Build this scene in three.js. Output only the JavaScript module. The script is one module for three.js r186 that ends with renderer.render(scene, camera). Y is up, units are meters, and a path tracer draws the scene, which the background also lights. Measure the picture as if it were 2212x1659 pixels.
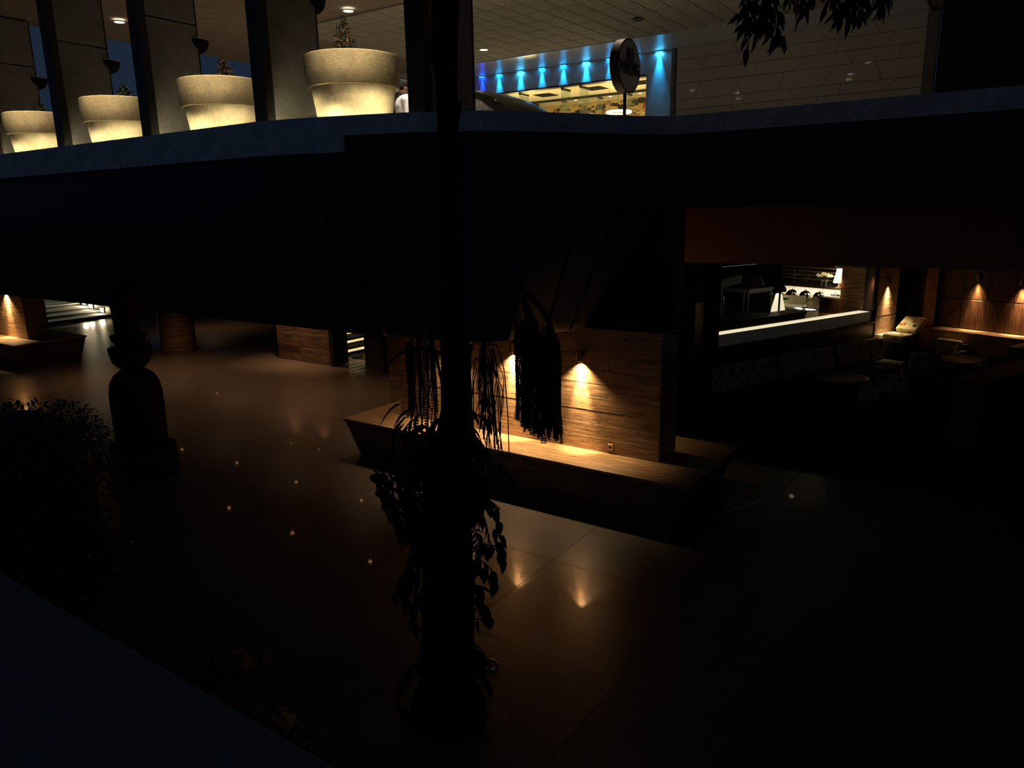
import * as THREE from 'three';
import { RoundedBoxGeometry } from 'three/addons/geometries/RoundedBoxGeometry.js';
import { mergeGeometries } from 'three/addons/utils/BufferGeometryUtils.js';
import { MarchingCubes } from 'three/addons/objects/MarchingCubes.js';
import { RectAreaLightUniformsLib } from 'three/addons/lights/RectAreaLightUniformsLib.js';
import { FontLoader } from 'three/addons/loaders/FontLoader.js';
import { TextGeometry } from 'three/addons/geometries/TextGeometry.js';

// ---------------------------------------------------------------- camera, sky, exposure
const scene = new THREE.Scene();
RectAreaLightUniformsLib.init();
const camera = new THREE.PerspectiveCamera(2 * Math.atan(829.5 / 1600) * 180 / Math.PI, 2212 / 1659, 0.05, 200);
camera.position.set(0, 3.6, 0);
camera.up.set(-0.1158, 0.973, -0.1994);
camera.lookAt(-0.554, 3.6 - 0.2299, -0.8001);
const renderer = new THREE.WebGLRenderer({ antialias: true });
renderer.shadowMap.enabled = true;
renderer.toneMapping = THREE.LinearToneMapping;
renderer.toneMappingExposure = 1.0;
scene.background = new THREE.Color().setRGB(0.0105, 0.0185, 0.0355);    // late dusk sky
scene.environment = null;

// ---------------------------------------------------------------- helpers
let seed = 7;
const rnd = () => { seed = (seed * 1664525 + 1013904223) >>> 0; return seed / 4294967296; };
const rr = (a, b) => a + (b - a) * rnd();
const V = (x, y, z) => new THREE.Vector3(x, y, z);
const used = {};
const numbered = n => { const k = used[n] = (used[n] ?? -1) + 1; return k ? n + '_' + String(k).padStart(3, '0') : n; };
const NORTH = 22 * Math.PI / 180, cN = Math.cos(NORTH), sN = Math.sin(NORTH);
const L = (x, y, z) => V(x * cN - z * sN, y, x * sN + z * cN);          // lounge wing is turned 22 degrees
const lerp = (a, b, t) => a + (b - a) * t;

function tri(g, s = 1) {                                                // uv in metres by the main axis of the normal
  const p = g.attributes.position, n = g.attributes.normal, uv = new Float32Array(p.count * 2);
  for (let i = 0; i < p.count; i++) {
    const ax = Math.abs(n.getX(i)), ay = Math.abs(n.getY(i)), az = Math.abs(n.getZ(i));
    let u, v;
    if (ay >= ax && ay >= az) { u = p.getX(i); v = p.getZ(i); } else if (ax > az) { u = p.getZ(i); v = p.getY(i); } else { u = p.getX(i); v = p.getY(i); }
    uv[2 * i] = u * s; uv[2 * i + 1] = v * s;
  }
  g.setAttribute('uv', new THREE.BufferAttribute(uv, 2));
  return g;
}
const box = (w, h, d, x = 0, y = 0, z = 0) => tri(new THREE.BoxGeometry(w, h, d).translate(x, y, z));
const box2 = (x0, x1, y0, y1, z0, z1) => box(x1 - x0, y1 - y0, Math.abs(z1 - z0), (x0 + x1) / 2, (y0 + y1) / 2, (z0 + z1) / 2);
const rbox = (w, h, d, r, x = 0, y = 0, z = 0, n = 2) => tri(new RoundedBoxGeometry(w, h, d, n, r).translate(x, y, z));
const cyl = (r0, r1, h, x = 0, y = 0, z = 0, n = 24) => new THREE.CylinderGeometry(r0, r1, h, n).translate(x, y, z);
function lathe(pts, n = 40) {
  const g = new THREE.LatheGeometry(pts.map(p => new THREE.Vector2(p[0], p[1])), n), r = Math.max(...pts.map(p => p[0])), u = g.attributes.uv;
  const run = [0]; for (let i = 1; i < pts.length; i++) run.push(run[i - 1] + Math.hypot(pts[i][0] - pts[i - 1][0], pts[i][1] - pts[i - 1][1]));
  for (let i = 0; i < u.count; i++) u.setXY(i, u.getX(i) * 6.283 * r, run[i % pts.length]);
  return g;
}
const tube = (pts, r, seg = 16, n = 6) => new THREE.TubeGeometry(new THREE.CatmullRomCurve3(pts.map(p => p.isVector3 ? p : V(...p))), seg, r, n);
function plate(pts, y0, y1) {                                           // plan outline [x, z] raised from y0 to y1
  const s = new THREE.Shape(pts.map(p => new THREE.Vector2(p[0], -p[1])));
  return tri(new THREE.ExtrudeGeometry(s, { depth: y1 - y0, bevelEnabled: false }).rotateX(-Math.PI / 2).translate(0, y0, 0));
}
function upright(pts, th) {                                             // outline [x, y] in a vertical plane, thickness th towards -z
  const s = new THREE.Shape(pts.map(p => new THREE.Vector2(p[0], p[1])));
  return tri(new THREE.ExtrudeGeometry(s, { depth: th, bevelEnabled: false }).translate(0, 0, -th));
}
function hexa(a, b) {                                                   // solid between two quads (4 corners each)
  const c = [...a, ...b], f = [[0, 1, 2, 3], [7, 6, 5, 4], [0, 4, 5, 1], [1, 5, 6, 2], [2, 6, 7, 3], [3, 7, 4, 0]], pos = [];
  for (const [i, j, k, l] of f) for (const q of [i, j, k, i, k, l]) pos.push(c[q].x, c[q].y, c[q].z);
  const g = new THREE.BufferGeometry();
  g.setAttribute('position', new THREE.Float32BufferAttribute(pos, 3)); g.computeVertexNormals();
  return tri(g);
}
const merged = gs => Array.isArray(gs) ? (gs.length > 1 ? mergeGeometries(gs.map(g => { g = g.index ? g.toNonIndexed() : g; if (!g.attributes.uv) tri(g); for (const k of Object.keys(g.attributes)) if (!['position', 'normal', 'uv'].includes(k)) g.deleteAttribute(k); return g; })) : gs[0]) : gs;
function part(name, geo, mat, parent) {
  const m = new THREE.Mesh(merged(geo), mat); m.name = name; m.castShadow = m.receiveShadow = true; (parent ?? scene).add(m); return m;
}
function tag(o, label, category, group) { o.userData.label = label; o.userData.category = category; if (group) o.userData.group = group; return o; }
function thing(name, label, category, p = [0, 0, 0], turn = 0, group) {
  const o = new THREE.Group(); o.name = numbered(name); scene.add(o);
  if (p.isVector3) o.position.copy(p); else o.position.set(...p);
  o.rotation.y = turn; return tag(o, label, category, group);
}
const single = (name, geo, mat, label, category, group) => { const m = part(numbered(name), geo, mat); return tag(m, label, category, group); };
function struct(name, geo, mat, parent) {
  const m = part(parent ? name : numbered(name), geo, mat, parent); if (!parent) m.userData.kind = 'structure'; return m;
}
function structGroup(name, p, turn = 0) { const o = new THREE.Group(); o.name = numbered(name); scene.add(o); if (p) o.position.copy(p); o.rotation.y = turn; o.userData.kind = 'structure'; return o; }
function copy(src, p, turn, label) { const c = src.clone(); c.name = numbered(src.name.replace(/_\d{3}$/, '')); scene.add(c); if (p.isVector3) c.position.copy(p); else c.position.set(...p); if (turn != null) c.rotation.y = turn; c.userData = { ...src.userData }; if (label) c.userData.label = label; return c; }
function spot(at, to, color, cd, deg, pen = 0.5, size = 1) {
  const l = new THREE.SpotLight(color, cd, 0, deg * Math.PI / 180, pen, 2); l.position.copy(at); l.target.position.copy(to);
  l.castShadow = true; l.shadow.radius = size; l.name = 'lamp_beam'; scene.add(l, l.target); return l;
}
function point(at, color, cd, size = 1) { const l = new THREE.PointLight(color, cd, 0, 2); l.position.copy(at); l.castShadow = true; l.shadow.radius = size; l.name = 'lamp_glow'; scene.add(l); return l; }
const col = (r, g, b) => new THREE.Color().setRGB(r, g, b);

// ---------------------------------------------------------------- textures
const hash = (x, y, s) => { let h = (x * 374761393 + y * 668265263 + s * 982451653) | 0; h = Math.imul(h ^ (h >>> 13), 1274126177); return ((h ^ (h >>> 16)) >>> 0) / 4294967296; };
function noise(x, y, px, py, s) {                                       // tiling value noise
  const x0 = Math.floor(x), y0 = Math.floor(y), fx = x - x0, fy = y - y0, u = fx * fx * (3 - 2 * fx), v = fy * fy * (3 - 2 * fy), w = (a, p) => ((a % p) + p) % p;
  const h = (i, j) => hash(w(x0 + i, px), w(y0 + j, py), s);
  return lerp(lerp(h(0, 0), h(1, 0), u), lerp(h(0, 1), h(1, 1), u), v);
}
function dataTex(n, f, srgb, repeat = 1) {
  const d = new Uint8Array(n * n * 4);
  for (let j = 0; j < n; j++) for (let i = 0; i < n; i++) { const c = f(i / n, j / n), k = (j * n + i) * 4; for (let q = 0; q < 3; q++) d[k + q] = Math.max(0, Math.min(255, 255 * (Array.isArray(c) ? c[q] : c))); d[k + 3] = 255; }
  const t = new THREE.DataTexture(d, n, n); t.wrapS = t.wrapT = THREE.RepeatWrapping; t.magFilter = THREE.LinearFilter; t.minFilter = THREE.LinearMipmapLinearFilter; t.generateMipmaps = true;
  if (srgb) t.colorSpace = THREE.SRGBColorSpace; t.repeat.set(repeat, repeat); t.needsUpdate = true; return t;
}
const streak = (u, v) => {                                              // travertine: long thin bands with pits
  const a = noise(u * 5, v * 90, 5, 90, 1), b = noise(u * 16, v * 200, 16, 200, 2), c = noise(u * 3, v * 22, 3, 22, 3), d = noise(u * 40, v * 200, 40, 200, 4);
  let t = 0.68 + 0.2 * (a - 0.5) + 0.2 * (b - 0.5) + 0.16 * (c - 0.5);
  if (d > 0.78 && a < 0.55) t -= 0.25 * (d - 0.78) / 0.22 + 0.08;
  return t;
};
const T = {
  streakMap: dataTex(512, (u, v) => { const t = streak(u, v); return [t * 1.05, t * 0.94, t * 0.8]; }, true, 0.8),
  streakBump: dataTex(512, streak, false, 0.8),
  speck: dataTex(256, (u, v) => { const t = 0.84 + 0.1 * (noise(u * 120, v * 120, 120, 120, 5) - 0.5) + 0.09 * (noise(u * 9, v * 9, 9, 9, 6) - 0.5) + 0.07 * (noise(u * 30, v * 30, 30, 30, 7) - 0.5); return t; }, true, 1),
  rough: dataTex(256, (u, v) => noise(u * 90, v * 90, 90, 90, 8) * 0.6 + noise(u * 25, v * 25, 25, 25, 9) * 0.4, false, 1),
  wave: dataTex(256, (u, v) => noise(u * 7, v * 7, 7, 7, 10) * 0.7 + noise(u * 22, v * 22, 22, 22, 11) * 0.3, false, 0.5),
  fibreUp: dataTex(256, (v, u) => 0.7 + 0.4 * (noise(u * 4, v * 40, 4, 40, 12) - 0.5) + 0.25 * (noise(u * 12, v * 120, 12, 120, 13) - 0.5), true, 1),
  fibre: dataTex(256, (u, v) => 0.7 + 0.4 * (noise(u * 4, v * 40, 4, 40, 12) - 0.5) + 0.25 * (noise(u * 12, v * 120, 12, 120, 13) - 0.5), true, 1),
};
function canvasTex(w, h, draw) { const c = document.createElement('canvas'); c.width = w; c.height = h; draw(c.getContext('2d'), w, h); const t = new THREE.CanvasTexture(c); t.colorSpace = THREE.SRGBColorSpace; t.wrapS = t.wrapT = THREE.RepeatWrapping; return t; }
const floral = canvasTex(256, 256, (g) => {
  g.fillStyle = '#d8cfa0'; g.fillRect(0, 0, 256, 256);
  let s = 3; const r = () => { s = (s * 1103515245 + 12345) & 0x7fffffff; return s / 0x7fffffff; };
  for (let i = 0; i < 46; i++) {
    const x = r() * 256, y = r() * 256, k = r();
    g.strokeStyle = '#4d5a2c'; g.lineWidth = 2 + r() * 2; g.beginPath(); g.moveTo(x, y); g.quadraticCurveTo(x + 40 * (r() - 0.5), y + 40 * (r() - 0.5), x + 70 * (r() - 0.5), y + 70 * (r() - 0.5)); g.stroke();
    g.fillStyle = k < 0.35 ? '#b4462f' : k < 0.55 ? '#c9895a' : k < 0.85 ? '#5f6e34' : '#30351f';
    g.beginPath(); g.ellipse(x, y, 6 + r() * 13, 4 + r() * 7, r() * 3, 0, 7); g.fill();
  }
});

// ---------------------------------------------------------------- materials
const std = (c, rough, o = {}) => new THREE.MeshStandardMaterial({ color: Array.isArray(c) ? col(...c) : c, roughness: rough, ...o });
const dull = (c, rough, sp = 0.2, o = {}) => new THREE.MeshPhysicalMaterial({ color: col(...c), roughness: rough, specularIntensity: sp, ...o });
const glow = (c, k, o = {}) => new THREE.MeshStandardMaterial({ color: col(0.5, 0.5, 0.5), roughness: 0.6, emissive: Array.isArray(c) ? col(...c) : c, emissiveIntensity: k, ...o });
const M = {
  travertine: std([0.62, 0.47, 0.31], 0.55, { map: T.streakMap, bumpMap: T.streakBump, bumpScale: 0.002 }),
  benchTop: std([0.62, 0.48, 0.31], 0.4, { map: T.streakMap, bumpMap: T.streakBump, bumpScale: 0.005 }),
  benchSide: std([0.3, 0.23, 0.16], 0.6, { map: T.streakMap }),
  darkStone: std([0.035, 0.032, 0.03], 0.55, { map: T.speck }),
  darkClad: std([0.05, 0.046, 0.042], 0.7, { map: T.speck }),
  soffit: std([0.09, 0.083, 0.072], 0.6, { map: T.speck }),
  floor: new THREE.MeshPhysicalMaterial({ color: col(0.095, 0.068, 0.05), roughness: 0.34, clearcoat: 0.28, clearcoatRoughness: 0.04, specularIntensity: 0.6, map: T.speck, bumpMap: T.wave, bumpScale: 0.0005 }),
  paint: std([0.8, 0.78, 0.74], 0.85, { map: T.speck }),
  parapet: std([0.14, 0.14, 0.14], 0.9, { map: T.speck }),
  concrete: std([0.2, 0.192, 0.178], 0.7, { map: T.speck, bumpMap: T.rough, bumpScale: 0.001 }),
  pot: std([0.66, 0.55, 0.36], 0.85, { map: T.speck, bumpMap: T.rough, bumpScale: 0.003 }),
  soil: std([0.03, 0.02, 0.015], 1),
  steel: std([0.012, 0.012, 0.012], 0.45, { metalness: 0.3 }),
  totem: dull([0.018, 0.016, 0.015], 0.7, 0.4),
  black: dull([0.008, 0.008, 0.008], 0.6, 0.5),
  chrome: std([0.75, 0.72, 0.68], 0.12, { metalness: 1 }),
  darkWood: std([0.03, 0.018, 0.01], 0.45, { map: T.fibre }),
  wood: std([0.19, 0.1, 0.048], 0.5, { map: T.fibre, bumpMap: T.wave, bumpScale: 0.001 }),
  loungeWood: std([0.14, 0.06, 0.022], 0.45, { map: T.fibreUp, bumpMap: T.wave, bumpScale: 0.001 }),
  matt: dull([0.006, 0.006, 0.006], 1),
  rawWood: std([0.32, 0.17, 0.08], 0.55, { map: T.fibre }),
  orange: std([0.3, 0.1, 0.03], 0.8),
  ceil: std([0.45, 0.42, 0.36], 0.9, { map: T.speck }),
  ceilPlain: std([0.34, 0.26, 0.2], 0.9, { map: T.speck }),
  cornice: std([0.5, 0.52, 0.54], 0.2),
  blueWall: std([0.6, 0.61, 0.64], 0.5, { map: T.speck }),
  glossStone: new THREE.MeshPhysicalMaterial({ color: col(0.47, 0.44, 0.38), roughness: 0.3, clearcoat: 0.8, clearcoatRoughness: 0.03, bumpMap: T.wave, bumpScale: 0.0008 }),
  pave: std([0.42, 0.37, 0.31], 0.7, { map: T.speck }),
  white: std([0.75, 0.72, 0.66], 0.6),
  cream: std([0.7, 0.62, 0.42], 0.75),
  brass: std([0.35, 0.24, 0.14], 0.35, { metalness: 0.8 }),
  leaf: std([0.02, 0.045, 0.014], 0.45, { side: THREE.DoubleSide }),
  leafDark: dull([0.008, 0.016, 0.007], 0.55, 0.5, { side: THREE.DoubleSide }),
  leafDry: std([0.22, 0.12, 0.035], 0.7, { side: THREE.DoubleSide }),
  bark: dull([0.02, 0.017, 0.014], 0.9, 0.5, { map: T.speck, bumpMap: T.rough, bumpScale: 0.008 }),
  strand: dull([0.014, 0.013, 0.009], 0.7, 0.4),
  floral: std([0.9, 0.9, 0.9], 0.9, { map: floral }),
  fabric: std([0.1, 0.09, 0.08], 0.95, { map: T.rough }),
  sofa: std([0.012, 0.01, 0.009], 0.6),
  glass: new THREE.MeshPhysicalMaterial({ color: 0xffffff, roughness: 0.02, transmission: 1, thickness: 0, ior: 1.45 }),
  frostedSelfLit: new THREE.MeshPhysicalMaterial({ color: col(0.4, 0.4, 0.38), roughness: 0.5, emissive: col(1, 0.9, 0.72), emissiveIntensity: 0.006 }),  // weak emission stands in for backlight, no lamp behind these panels
  skin: std([0.25, 0.13, 0.08], 0.6),
  shirt: std([0.75, 0.74, 0.76], 0.9),
  hair: dull([0.012, 0.01, 0.009], 0.8),
  carPaint: std([0.016, 0.014, 0.012], 0.25, { metalness: 0.4 }),
  carGlass: new THREE.MeshPhysicalMaterial({ color: col(0.5, 0.5, 0.45), roughness: 0.04, transmission: 0.8, thickness: 0 }),
  warm: glow([1, 0.66, 0.3], 4), warmDim: glow([1, 0.6, 0.24], 1.6), cool: glow([1, 0.97, 0.9], 3), blueGlow: glow([0.02, 0.45, 1], 3),
};
const WARM = col(1, 0.62, 0.26), AMBER = col(1, 0.6, 0.32), SOFTWARM = col(1, 0.82, 0.52), BLUE = col(0.01, 0.47, 1), CREAM = col(1, 0.86, 0.5);
// ---------------------------------------------------------------- the sunken court: floor
{
  const g = structGroup('floor');
  part('screed', box(60, 0.2, 34, -14, -0.113, -9), M.darkStone, g);
  const slab = rbox(1.497, 0.03, 1.497, 0.002, 0, -0.015, 0, 1), half = rbox(1.494, 0.03, 2.994, 0.002, 0, -0.015, 0, 1);
  for (let i = 0; i < 17; i++) for (let j = 0; j < 9; j++) {            // paving slabs of the court
    const x = -24 + i * 1.5, z = -2.35 - j * 1.5;
    if (x > 1 || (x < -16 && z > -5)) continue;
    const m = part('paving_slab', slab, M.floor, g); m.position.set(x, 0, z); m.rotation.y = (i * 7 + j * 3) % 2 ? Math.PI : 0;
  }
  for (const [x0, x1, z0, z1] of [[-44, -24.76, -24, -1.6], [-24.745, -15, -24, -15.11], [-15, 0.745, -24, -15.11], [0.755, 12, -24, -1.6]]) part('paving_field', box2(x0, x1, -0.03, 0, z0, z1), M.floor, g);
}
// ---------------------------------------------------------------- terrace above it
const FLOOR2 = 3.95, EDGE = [[-40, -5.59], [-7.3, -5.59], [-6.85, -5.66], [-6.4, -5.79], [-6.2, -5.86], [-5.94, -5.95], [-5.55, -6.1], [-5.26, -6.28], [-4.83, -6.52], [-4.55, -6.9], [-4.36, -7.2], [-4.06, -7.7], [-3.81, -8.11], [-3.6, -8.36], [-3.3, -8.45], [6, -8.45]];
function inset(path, d) {
  return path.map((p, i) => {
    const a = path[Math.max(0, i - 1)], b = path[Math.min(path.length - 1, i + 1)], dx = b[0] - a[0], dz = b[1] - a[1], l = Math.hypot(dx, dz);
    return [p[0] + dz / l * d, p[1] - dx / l * d];
  });
}
const strip = (path, d0, d1, y0, y1) => plate([...inset(path, d0), ...inset(path, d1).reverse()], y0, y1);
{
  const long = EDGE.slice(0, 5), rest = EDGE.slice(4);
  struct('parapet_wall', strip(long, 0, 0.12, 4.23, 4.6), M.paint);
  struct('parapet_wall', strip(rest, 0, 0.12, 4.4, 4.6), M.paint);
  struct('parapet_wall', strip(rest, 0.04, 0.12, 4.1, 4.398), M.darkClad);
  struct('beam_front', strip(EDGE, 0.05, 0.3, 3.6, 4.22), M.darkClad);
  struct('floor_terrace', plate([...inset(EDGE, 0.32), [6, -27], [-40, -27]], 3.72, FLOOR2), M.pave);
  struct('floor_planting_strip', plate([[-40, -5.75], [-7.2, -5.75], [-6.3, -6.0], [-5.3, -6.45], [-5.0, -7.4], [-40, -7.4]], 3.96, 4.36), M.pave);
}
// slanted panels under the terrace edge
{
  const g = structGroup('soffit_slope');
  const quad = (t0, t1, b0, b1, mat) => {
    const n = V(b0[0] - t0[0], -1.45, b0[1] - t0[1]).cross(V(t1[0] - t0[0], 0, t1[1] - t0[1])).normalize().multiplyScalar(-0.05), A = [V(t0[0], 3.55, t0[1]), V(t1[0], 3.55, t1[1]), V(b1[0], 2.15, b1[1]), V(b0[0], 2.15, b0[1])];
    return part('soffit_panel', hexa(A.map(p => p.clone().sub(n)), A), mat ?? M.soffit, g);
  };
  const gap = 0.008;
  const along = (p, t) => { const k = Math.min(p.length - 2, Math.floor(t * (p.length - 1))), f = t * (p.length - 1) - k; return [lerp(p[k][0], p[k + 1][0], f), lerp(p[k][1], p[k + 1][1], f)]; };
  const curved = (top, bot) => {                                        // the corner panels are warped sheets
    const pos = [], idx = [], n = 12;
    for (const d of [0, -0.04]) for (let j = 0; j <= n; j++) for (let i = 0; i <= n; i++) { const p = along(top, i / n), q0 = along(bot, i / n), f = j / n; pos.push(lerp(p[0], q0[0], f) + d, lerp(3.55, 2.15, f), lerp(p[1], q0[1], f) + d); }
    const m = (n + 1) * (n + 1), q = (a, b, c, d) => idx.push(a, b, c, b, d, c);
    for (let j = 0; j < n; j++) for (let i = 0; i < n; i++) { const a = j * (n + 1) + i; q(a, a + n + 1, a + 1, a + n + 2); q(m + a, m + a + 1, m + a + n + 1, m + a + n + 2); }
    for (let j = 0; j < n; j++) { const a = j * (n + 1), b = a + n; q(a, m + a, a + n + 1, m + a + n + 1); q(b, b + n + 1, m + b, m + b + n + 1); }
    for (let i = 0; i < n; i++) { const b = n * (n + 1) + i; q(b, m + b, b + 1, m + b + 1); q(i, i + 1, m + i, m + i + 1); }
    const g2 = new THREE.BufferGeometry(); g2.setAttribute('position', new THREE.Float32BufferAttribute(pos, 3)); g2.setIndex(idx); g2.computeVertexNormals();
    return part('soffit_panel', tri(g2), M.soffit, g);
  };
  for (let k = 0; k < 24; k++) { const x1 = -6.27 - k * 0.602 - gap, x0 = x1 - 0.602 + 2 * gap; quad([x0, -5.62], [x1, -5.62], [x0, -6.44], [x1, -6.44]); part('soffit_lip', box2(x0, x1, 3.5, 3.6, -5.72, -5.6), M.darkClad, g); }
  const bends = [
    [[[-6.262, -5.622], [-5.9, -5.755]], [[-6.262, -6.44], [-5.66, -6.42]]],
    [[[-5.886, -5.762], [-5.3, -6.14], [-4.8, -6.58], [-4.456, -7.04]], [[-5.645, -6.42], [-5.35, -6.44], [-4.95, -6.56], [-4.757, -6.75]]],
    [[[-4.446, -7.055], [-4.204, -7.445]], [[-4.752, -6.765], [-4.642, -7.4]]],
    [[[-4.195, -7.458], [-3.953, -7.875]], [[-4.638, -7.416], [-4.479, -7.69]]],
    [[[-3.945, -7.888], [-3.66, -8.33]], [[-4.471, -7.704], [-4.44, -8.1]]]];
  for (const [t, b2] of bends) {
    curved(t, b2);
    part('soffit_lip', plate([...t, ...inset(t, 0.1).reverse()], 3.5, 3.6), M.darkClad, g);
  }
}
struct('soffit_backing', plate([[-40, -5.8], [-6.9, -5.8], [-5.5, -6.35], [-4.9, -6.75], [-4.5, -7.4], [-4.2, -8.2], [-4.2, -14], [-40, -14]], 3.4, 3.6), M.black);
struct('ceiling_low', plate([[-31, -6.45], [-6.25, -6.45], [-5.5, -6.42], [-4.8, -6.77], [-4.68, -7.42], [-4.5, -8.3], [-4.45, -14.2], [-31, -14.2]], 2.15, 2.3), M.darkClad);
struct('wall_upper', [box2(-4.62, -3.4, 2.16, 4.36, -8.6, -8.47)], M.darkStone);
struct('beam_lounge', box2(-3.39, 6, 3.58, 4.39, -8.75, -8.52), M.darkClad);
struct('bulkhead_wall', box2(-3.68, 6, 2.9, 3.7, -9.35, -9.12), M.orange);
struct('ceiling_lounge', box2(-16, 6, 2.91, 3.1, -26, -9.36), M.darkStone);
struct('wall_right', box2(5.5, 5.7, 0, 4, -24, -8.9), M.darkStone);
// ---------------------------------------------------------------- stone pier clad in courses, and two more behind
function pier(x0, x1, z1, z0, slabW, rows, y0) {
  const g = structGroup('pier_column');
  part('pier_core', box2(x0 + 0.02, x1 - 0.02, y0, 2.15, z1 + 0.02, z0 - 0.02), M.darkStone, g);
  const h = (2.15 - y0) / rows;
  for (let r = 0; r < rows; r++) {
    const y = y0 + h * (r + 0.5), off = (r % 2 ? 0.5 : 0.13) * slabW;
    let x = x0 - off;
    while (x < x1 - 0.001) {
      const a = Math.max(x, x0) + 0.001, b = Math.min(x + slabW, x1) - 0.001; x += slabW;
      if (b - a < 0.05) continue;
      const m = part('stone_slab', rbox(b - a, h - 0.002, 0.03, 0.0015, 0, 0, 0, 1), M.travertine, g); m.position.set((a + b) / 2, y, z0 - 0.006 - (r * 37 % 5) * 0.0006);
      const gu = m.geometry.attributes.uv; for (let i = 0; i < gu.count; i++) gu.setXY(i, gu.getX(i) + r * 1.7 + a, gu.getY(i) + y * 1.37);
    }
    const s = part('stone_slab', rbox(0.03, h - 0.002, z0 - z1 - 0.004, 0.0015, 0, 0, 0, 1), M.travertine, g); s.position.set(x1 - 0.006, y, (z0 + z1) / 2);
  }
  return g;
}
pier(-7.6, -3.4, -8.5, -8.01, 1.22, 9, 0.58);
pier(-25, -20.8, -8.9, -8.38, 1.6, 5, 0.58);
pier(-9.65, -8.6, -10.6, -9.9, 1.05, 8, 0);
// ---------------------------------------------------------------- far timber wall, doorway and steps under the terrace
{
  const g = structGroup('wall_back');
  part('wall_core', [box2(-15.45, -13.45, 0, 2.15, -12.4, -11.96), box2(-15.45, -4.5, 2.0, 2.15, -12.4, -11.96), box2(-11.75, -4.5, 0, 2.15, -12.4, -11.96)], M.darkWood, g);
  for (let r = 0; r < 6; r++) for (const [a, b] of [[-15.46, -14.6], [-14.59, -13.52]]) part('timber_board', rbox(b - a, 0.352, 0.045, 0.006, (a + b) / 2, 0.18 + r * 0.358, -11.94 + (r * 7 + (a > -15 ? 3 : 0)) % 4 * 0.007), M.wood, g);
  for (let k = 0; k < 6; k++) part('stone_panel', rbox(1.19, 2.1, 0.03, 0.005, -11.15 + k * 1.2, 1.06, -11.95), M.darkStone, g);
  part('door_frame', [box2(-13.5, -13.36, 0, 2.1, -12.2, -11.86), box2(-11.86, -11.72, 0, 2.1, -12.2, -11.86)], M.black, g);
}
struct('wall_passage', [box2(-16, -11, 0, 2.2, -16.4, -16.2), box2(-15.9, -15.7, 0, 2.2, -16.2, -12.5), box2(-12.9, -11.9, 0, 2.2, -12.95, -12.42)], M.darkStone);
{
  const t = structGroup('passage_steps');
  for (let k = 0; k < 5; k++) { part('step_tread', rbox(0.16, 0.03, 1.9, 0.006, -13.98 - k * 0.3, 0.15 + k * 0.17, -13.6), M.white, t); part('step_riser', box(0.02, 0.14, 1.9, -13.94 - k * 0.3, 0.07 + k * 0.17, -13.6), M.black, t); }
}
struct('floor_matte_plate', plate([[-4.3, -10.2], [6, -10.2], [6, -24], [-9, -24], [-8.2, -12], [-6.8, -10.6]], 0, 0.008), std([0.02, 0.018, 0.016], 0.95, { map: T.fibre }));  // matte plate added over the paving to stop its reflections
struct('round_column', [cyl(0.45, 0.45, 2.14, -18.75, 1.07, -11.2, 40)], M.wood);
struct('wall_far', [box2(-45, -15, 0, 2.3, -20.4, -20.2)], M.darkStone);
{
  const g = structGroup('garden_steps');
  for (let k = 0; k < 4; k++) {
    part('step_riser', box2(-36, -27.5 - k * 0.7, k * 0.105, k * 0.105 + 0.075, -13.9, -9), M.darkStone, g);
    part('step_tread', rbox(0.72, 0.03, 4.9, 0.008, -27.84 - k * 0.7, k * 0.105 + 0.09, -11.45), M.paint, g);
  }
  part('landing', box2(-45, -30.2, 0.42, 0.45, -14, -6), M.paint, g);
  part('stringer_wall', upright([[-36, 0], [-27.2, 0], [-27.2, 0.3], [-30.2, 1.1], [-36, 1.1]], 0.25).translate(0, 0, -13.9), M.darkWood, g);
}
struct('garden_wall', [box2(-36.4, -36, 0.45, 3.6, -20, -4)], std([0.22, 0.3, 0.14], 0.9, { map: T.fibre }));
// ---------------------------------------------------------------- terrace pillars: blades of concrete with a steel nosing
const bladeX = [-18.11, -15.58, -13.03, -10.526, -7.966, -5.63];
bladeX.forEach((x, i) => {
  const g = structGroup('pillar', V(x, 4.36, i === 5 ? -6.42 : -6.2));
  part('steel_nosing', [box(0.24, 2.72, 0.07, 0, 1.36, -0.035), box(0.03, 2.72, 0.05, 0.105, 1.36, -0.095)], M.steel, g);
  part('concrete_panel', rbox(0.2, 1.925, 0.82, 0.008, 0, 0.965, -0.49), M.concrete, g);
  part('concrete_panel', rbox(0.2, 0.76, 0.82, 0.008, 0, 2.325, -0.49), M.concrete, g);
  part('steel_edge', box(0.214, 2.72, 0.012, 0, 1.36, -0.906), M.steel, g);
});
// ---------------------------------------------------------------- terrace ceiling
{
  const g = structGroup('ceiling');
  part('ceiling_deck', [box2(-15.9, 6, 7.1, 7.4, -17.3, -4.7)], M.ceilPlain, g);
  const w = 0.395, d = 0.62, tile = rbox(w - 0.018, 0.02, d - 0.018, 0.004, 0, 7.082, 0, 1);
  for (let i = 0; i < 24; i++) for (let j = 0; j < 8; j++) { const m = part('ceiling_tile', tile, M.ceil, g); m.position.set(-12.3 + i * w, (i * 5 + j * 3) % 7 * 0.0003, -15.14 + j * d); }
  part('ceiling_margin', box2(-15.9, -2, 7.06, 7.1, -17, -15.46), M.cornice, g);
}
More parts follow.
